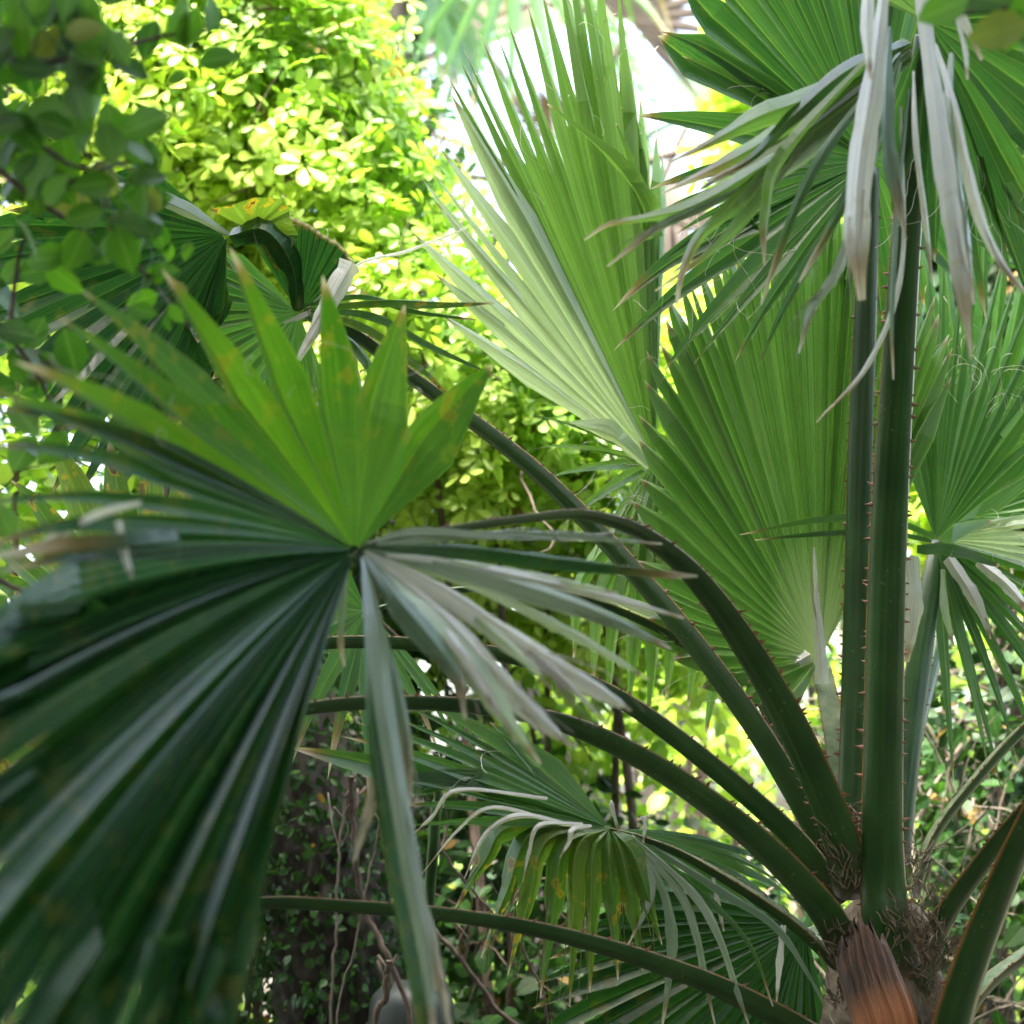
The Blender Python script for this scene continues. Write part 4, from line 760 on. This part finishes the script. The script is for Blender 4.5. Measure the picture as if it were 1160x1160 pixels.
# =================================================================== near blurred leafy branches
def branch(label, stems, leaves, seed, mat='broad', size=44):
    stems = [[(x, y, d*1.5) for x, y, d in q] for q in stems]; leaves = [(x, y, d*1.5, a, z) for x, y, d, a, z in leaves]
    r = np.random.default_rng(seed); root = P(*stems[0][0]); t = thing("leafy_branch", label, "branch", root, "blurred branches close to the camera")
    b = MB()
    for s in stems: b.tube(spline([P(*x) for x in s], 20), np.linspace(.0032, .0014, 20), 6)
    b.build("stem", M['twig'], t, True); tv, tf, ta = leaftemplate([(0, 0), (.2, .24), (.45, .33), (.75, .24), (1, 0)], .25, .15)
    sp = np.vstack([spline([P(*x) for x in s], 40) for s in stems])
    for (x, y, d, ang, sz) in leaves:
        c = P(x, y, d); L = px2m(sz, d); a = math.radians(ang); tx = RT*math.cos(a)+UPV*math.sin(a)+FW*r.uniform(-.35, .35); tx = nrm(tx)
        nr = nrm(-FW+r.normal(0, .45, 3)+Z*.3); nr = nrm(nr-tx*(tx@nr)); ty = np.cross(nr, tx)
        b = MB(); st = c-tx*L*.5; b.add(st+L*(tv[:, :1]*tx+tv[:, 1:2]*ty+tv[:, 2:]*nr), tf, np.c_[tv[:, 0], np.full(len(tv), r.uniform()), np.full(len(tv), .25 if r.uniform() < .06 else 0), ta])
        j = sp[np.argmin(((sp-st)**2).sum(1))]; b.tube(spline([j, (j+st)/2+r.normal(0, .003, 3), st], 6), .0008, 4, (0, .5, 0, .5), cap=False)
        b.build("leaf", M[mat], t, True)
def rl(n, x0, x1, y0, y1, d0, d1, s0, s1, seed):
    r = np.random.default_rng(seed)
    return [(r.uniform(x0, x1), r.uniform(y0, y1), r.uniform(d0, d1), r.uniform(0, 360), r.uniform(s0, s1)) for _ in range(n)]
branch("blurred branch of broad dark leaves in the upper left corner", [[(-60, 40, 1.15), (30, 70, 1.15), (110, 60, 1.18), (190, 40, 1.2), (260, 30, 1.22)], [(-60, 40, 1.15), (20, 140, 1.15), (90, 190, 1.18), (140, 170, 1.2)]],
       rl(58, -20, 140, -10, 150, 1.1, 1.25, 42, 68, 1)+[(205, 25, 1.2, 100, 62), (168, 45, 1.2, 250, 50), (240, 15, 1.2, 80, 45), (247, 66, 1.22, 10, 48), (146, 76, 1.2, 150, 50), (200, 88, 1.22, 200, 26), (215, 30, 1.2, 60, 50)], 1)
branch("blurred branch slanting down through the left side with crowded green leaves", [[(-40, 160, 1.2), (40, 225, 1.22), (110, 270, 1.24), (160, 305, 1.26), (215, 372, 1.3)], [(40, 225, 1.22), (120, 190, 1.22), (170, 180, 1.24)]],
       rl(52, 0, 170, 130, 290, 1.15, 1.28, 40, 66, 2)+rl(16, 150, 215, 250, 370, 1.24, 1.3, 18, 40, 3), 2)
branch("blurred yellowish leafy branch along the left edge", [[(-40, 330, 1.25), (10, 380, 1.26), (50, 440, 1.28), (75, 520, 1.3)], [(10, 380, 1.26), (20, 300, 1.26), (30, 260, 1.26)]],
       rl(26, -10, 90, 290, 520, 1.22, 1.32, 38, 60, 4), 3)
branch("dark twig with a few leaves low on the left edge", [[(-30, 640, 1.3), (30, 670, 1.3), (75, 655, 1.3)], [(-30, 640, 1.3), (0, 600, 1.3)]],
       [(72, 660, 1.3, 20, 42), (5, 590, 1.3, 120, 50), (-5, 690, 1.3, 230, 44), (35, 700, 1.32, 290, 36)], 5)
branch("blurred dark leaves in the upper right corner", [[(1220, -40, 1.15), (1150, 5, 1.15), (1090, 15, 1.15), (1060, 20, 1.15)]],
       [(1068, 10, 1.12, 200, 62), (1130, 35, 1.12, 190, 70), (1160, 20, 1.14, 250, 80), (1165, 58, 1.14, 300, 44), (1110, -5, 1.14, 160, 70)], 6)
for o in list(bpy.data.objects):
    if o.get('category') is not None and len(o['label'].split()) > 16: print("LONG", o.name, o['label'])
